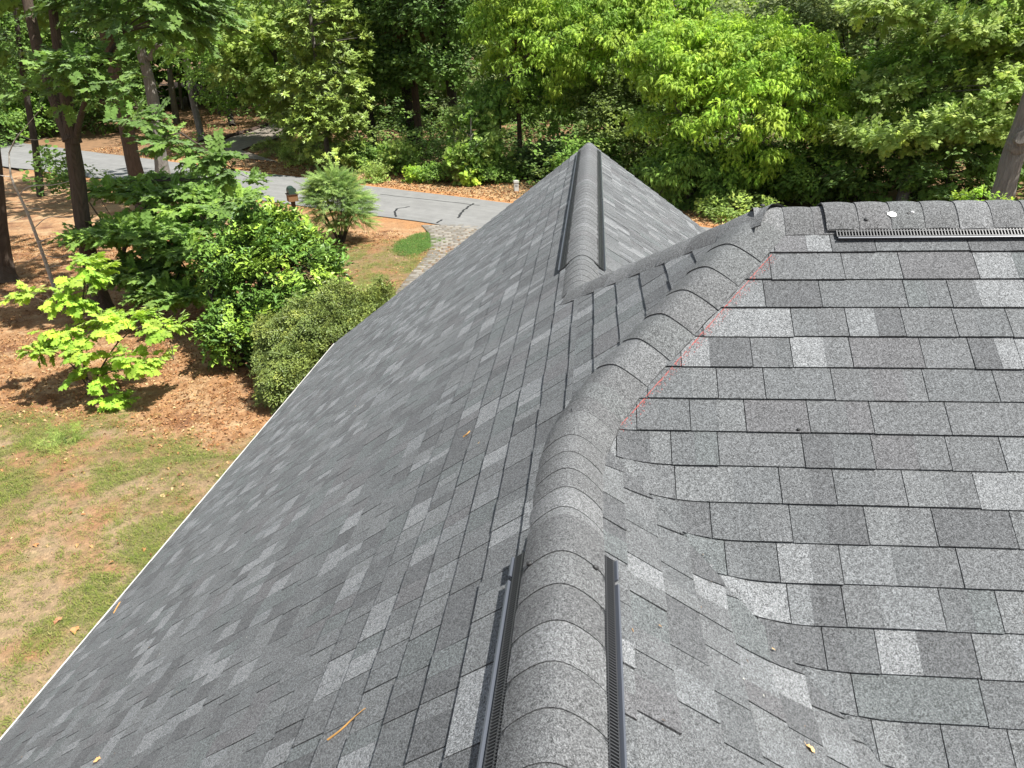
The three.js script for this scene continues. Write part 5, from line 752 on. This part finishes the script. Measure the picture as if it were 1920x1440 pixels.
scatter('fallen_leaves', 'dry fallen leaves and straw scattered over the mulch and verges', 'leaf litter', litterLeaf, LM.dry, 75000, 502, (r) => {
  const k = r(); let x, z;
  if (k < 0.72) { x = lerp(-27, -4.5, r()); z = lerp(-31, -9, r()); if (dNear(x, z) < 0.1 || r() < lawn(x, z) * 0.9) return null; if (fbm(x * 1.1, z * 1.1, 99, 3) + 0.25 * r() < 0.5) return null; }
  else { x = lerp(-40, 12, r()); const df = 0.3 + Math.pow(r(), 1.5) * (x < -22 ? 24 : 5); z = roadFarZ(x) - df / 0.843; if (df < 0.9 && r() < 0.6) return null; }
  return { x, z, y: 0.012 + 0.02 * r(), tilt: 0.9, s: (0.45 + 0.65 * r()) * (k > 0.72 ? 1.8 : 1), c: LC[(r() * 7) | 0] };
});
const straws = spray(9, 91, () => lance(0.17, 0.006, 0.1, 0.1), (t, r) => ({ p: [(r() - 0.5) * 0.2, r() * 0.02, (r() - 0.5) * 0.2], yaw: r() * 6.28, pitch: (r() - 0.5) * 0.3, s: 0.7 + 0.6 * r() }));
scatter('pine_straw', 'reddish pine straw strewn under the trees', 'pine straw', straws, LM.dry, 16000, 503, (r) => { const x = lerp(-24, -4.6, r()), z = lerp(-30, -10, r()); if (dNear(x, z) < 0 || r() < lawn(x, z) * 0.97) return null; return { x, z, y: 0.015, s: 0.8 + 0.5 * r(), c: [[0.27, 0.13, 0.05], [0.35, 0.18, 0.075], [0.19, 0.085, 0.035]][(r() * 3) | 0] }; });

{ // tiny bits of bark, seed and grit caught on the shingles
  const r = rng(611), pos = [], col = []; const put = (s, u, v, k, c) => { const p = s.at(u, v, 0.012), a = r() * 6.28, q = (x, y, z) => p.clone().addScaledVector(s.U, x * Math.cos(a) - y * Math.sin(a)).addScaledVector(s.D, x * Math.sin(a) + y * Math.cos(a)).addScaledVector(s.N, z); const P = [q(-k, -k * 0.35, 0), q(k, -k * 0.3, 0.001), q(k * 0.8, k * 0.35, 0), q(-k * 0.9, k * 0.3, 0.001), q(0, 0, k * 0.35)]; for (const [i, j] of [[0, 1], [1, 2], [2, 3], [3, 0]]) for (const t of [P[i], P[j], P[4]]) { pos.push(t.x, t.y, t.z); col.push(...c); } };
  for (let i = 0; i < 90; i++) { const s = slopes[[0, 0, 1, 2][(r() * 4) | 0]]; const u = s === slopes[1] ? 1.2 + r() * 3.5 : s === slopes[0] ? 1 + r() * 9 : -2.3 + r() * 2, v = s === slopes[1] ? -0.8 + r() * 2 : s === slopes[0] ? 0.25 + r() * 4.4 : 0.2 + r() * 0.8; put(s, u, v, 0.003 + 0.006 * r() * r(), [[0.5, 0.48, 0.42], [0.25, 0.15, 0.07], [0.08, 0.06, 0.045], [0.35, 0.24, 0.12]][(r() * 4) | 0]); }
  const m = mesh('roof_grit', soup(pos, col), new THREE.MeshStandardMaterial({ vertexColors: true, roughness: 0.9 })); m.userData = { kind: 'stuff', label: 'tiny bits of bark and seed scattered on the shingles', category: 'grit' };
}

renderer.render(scene, camera);
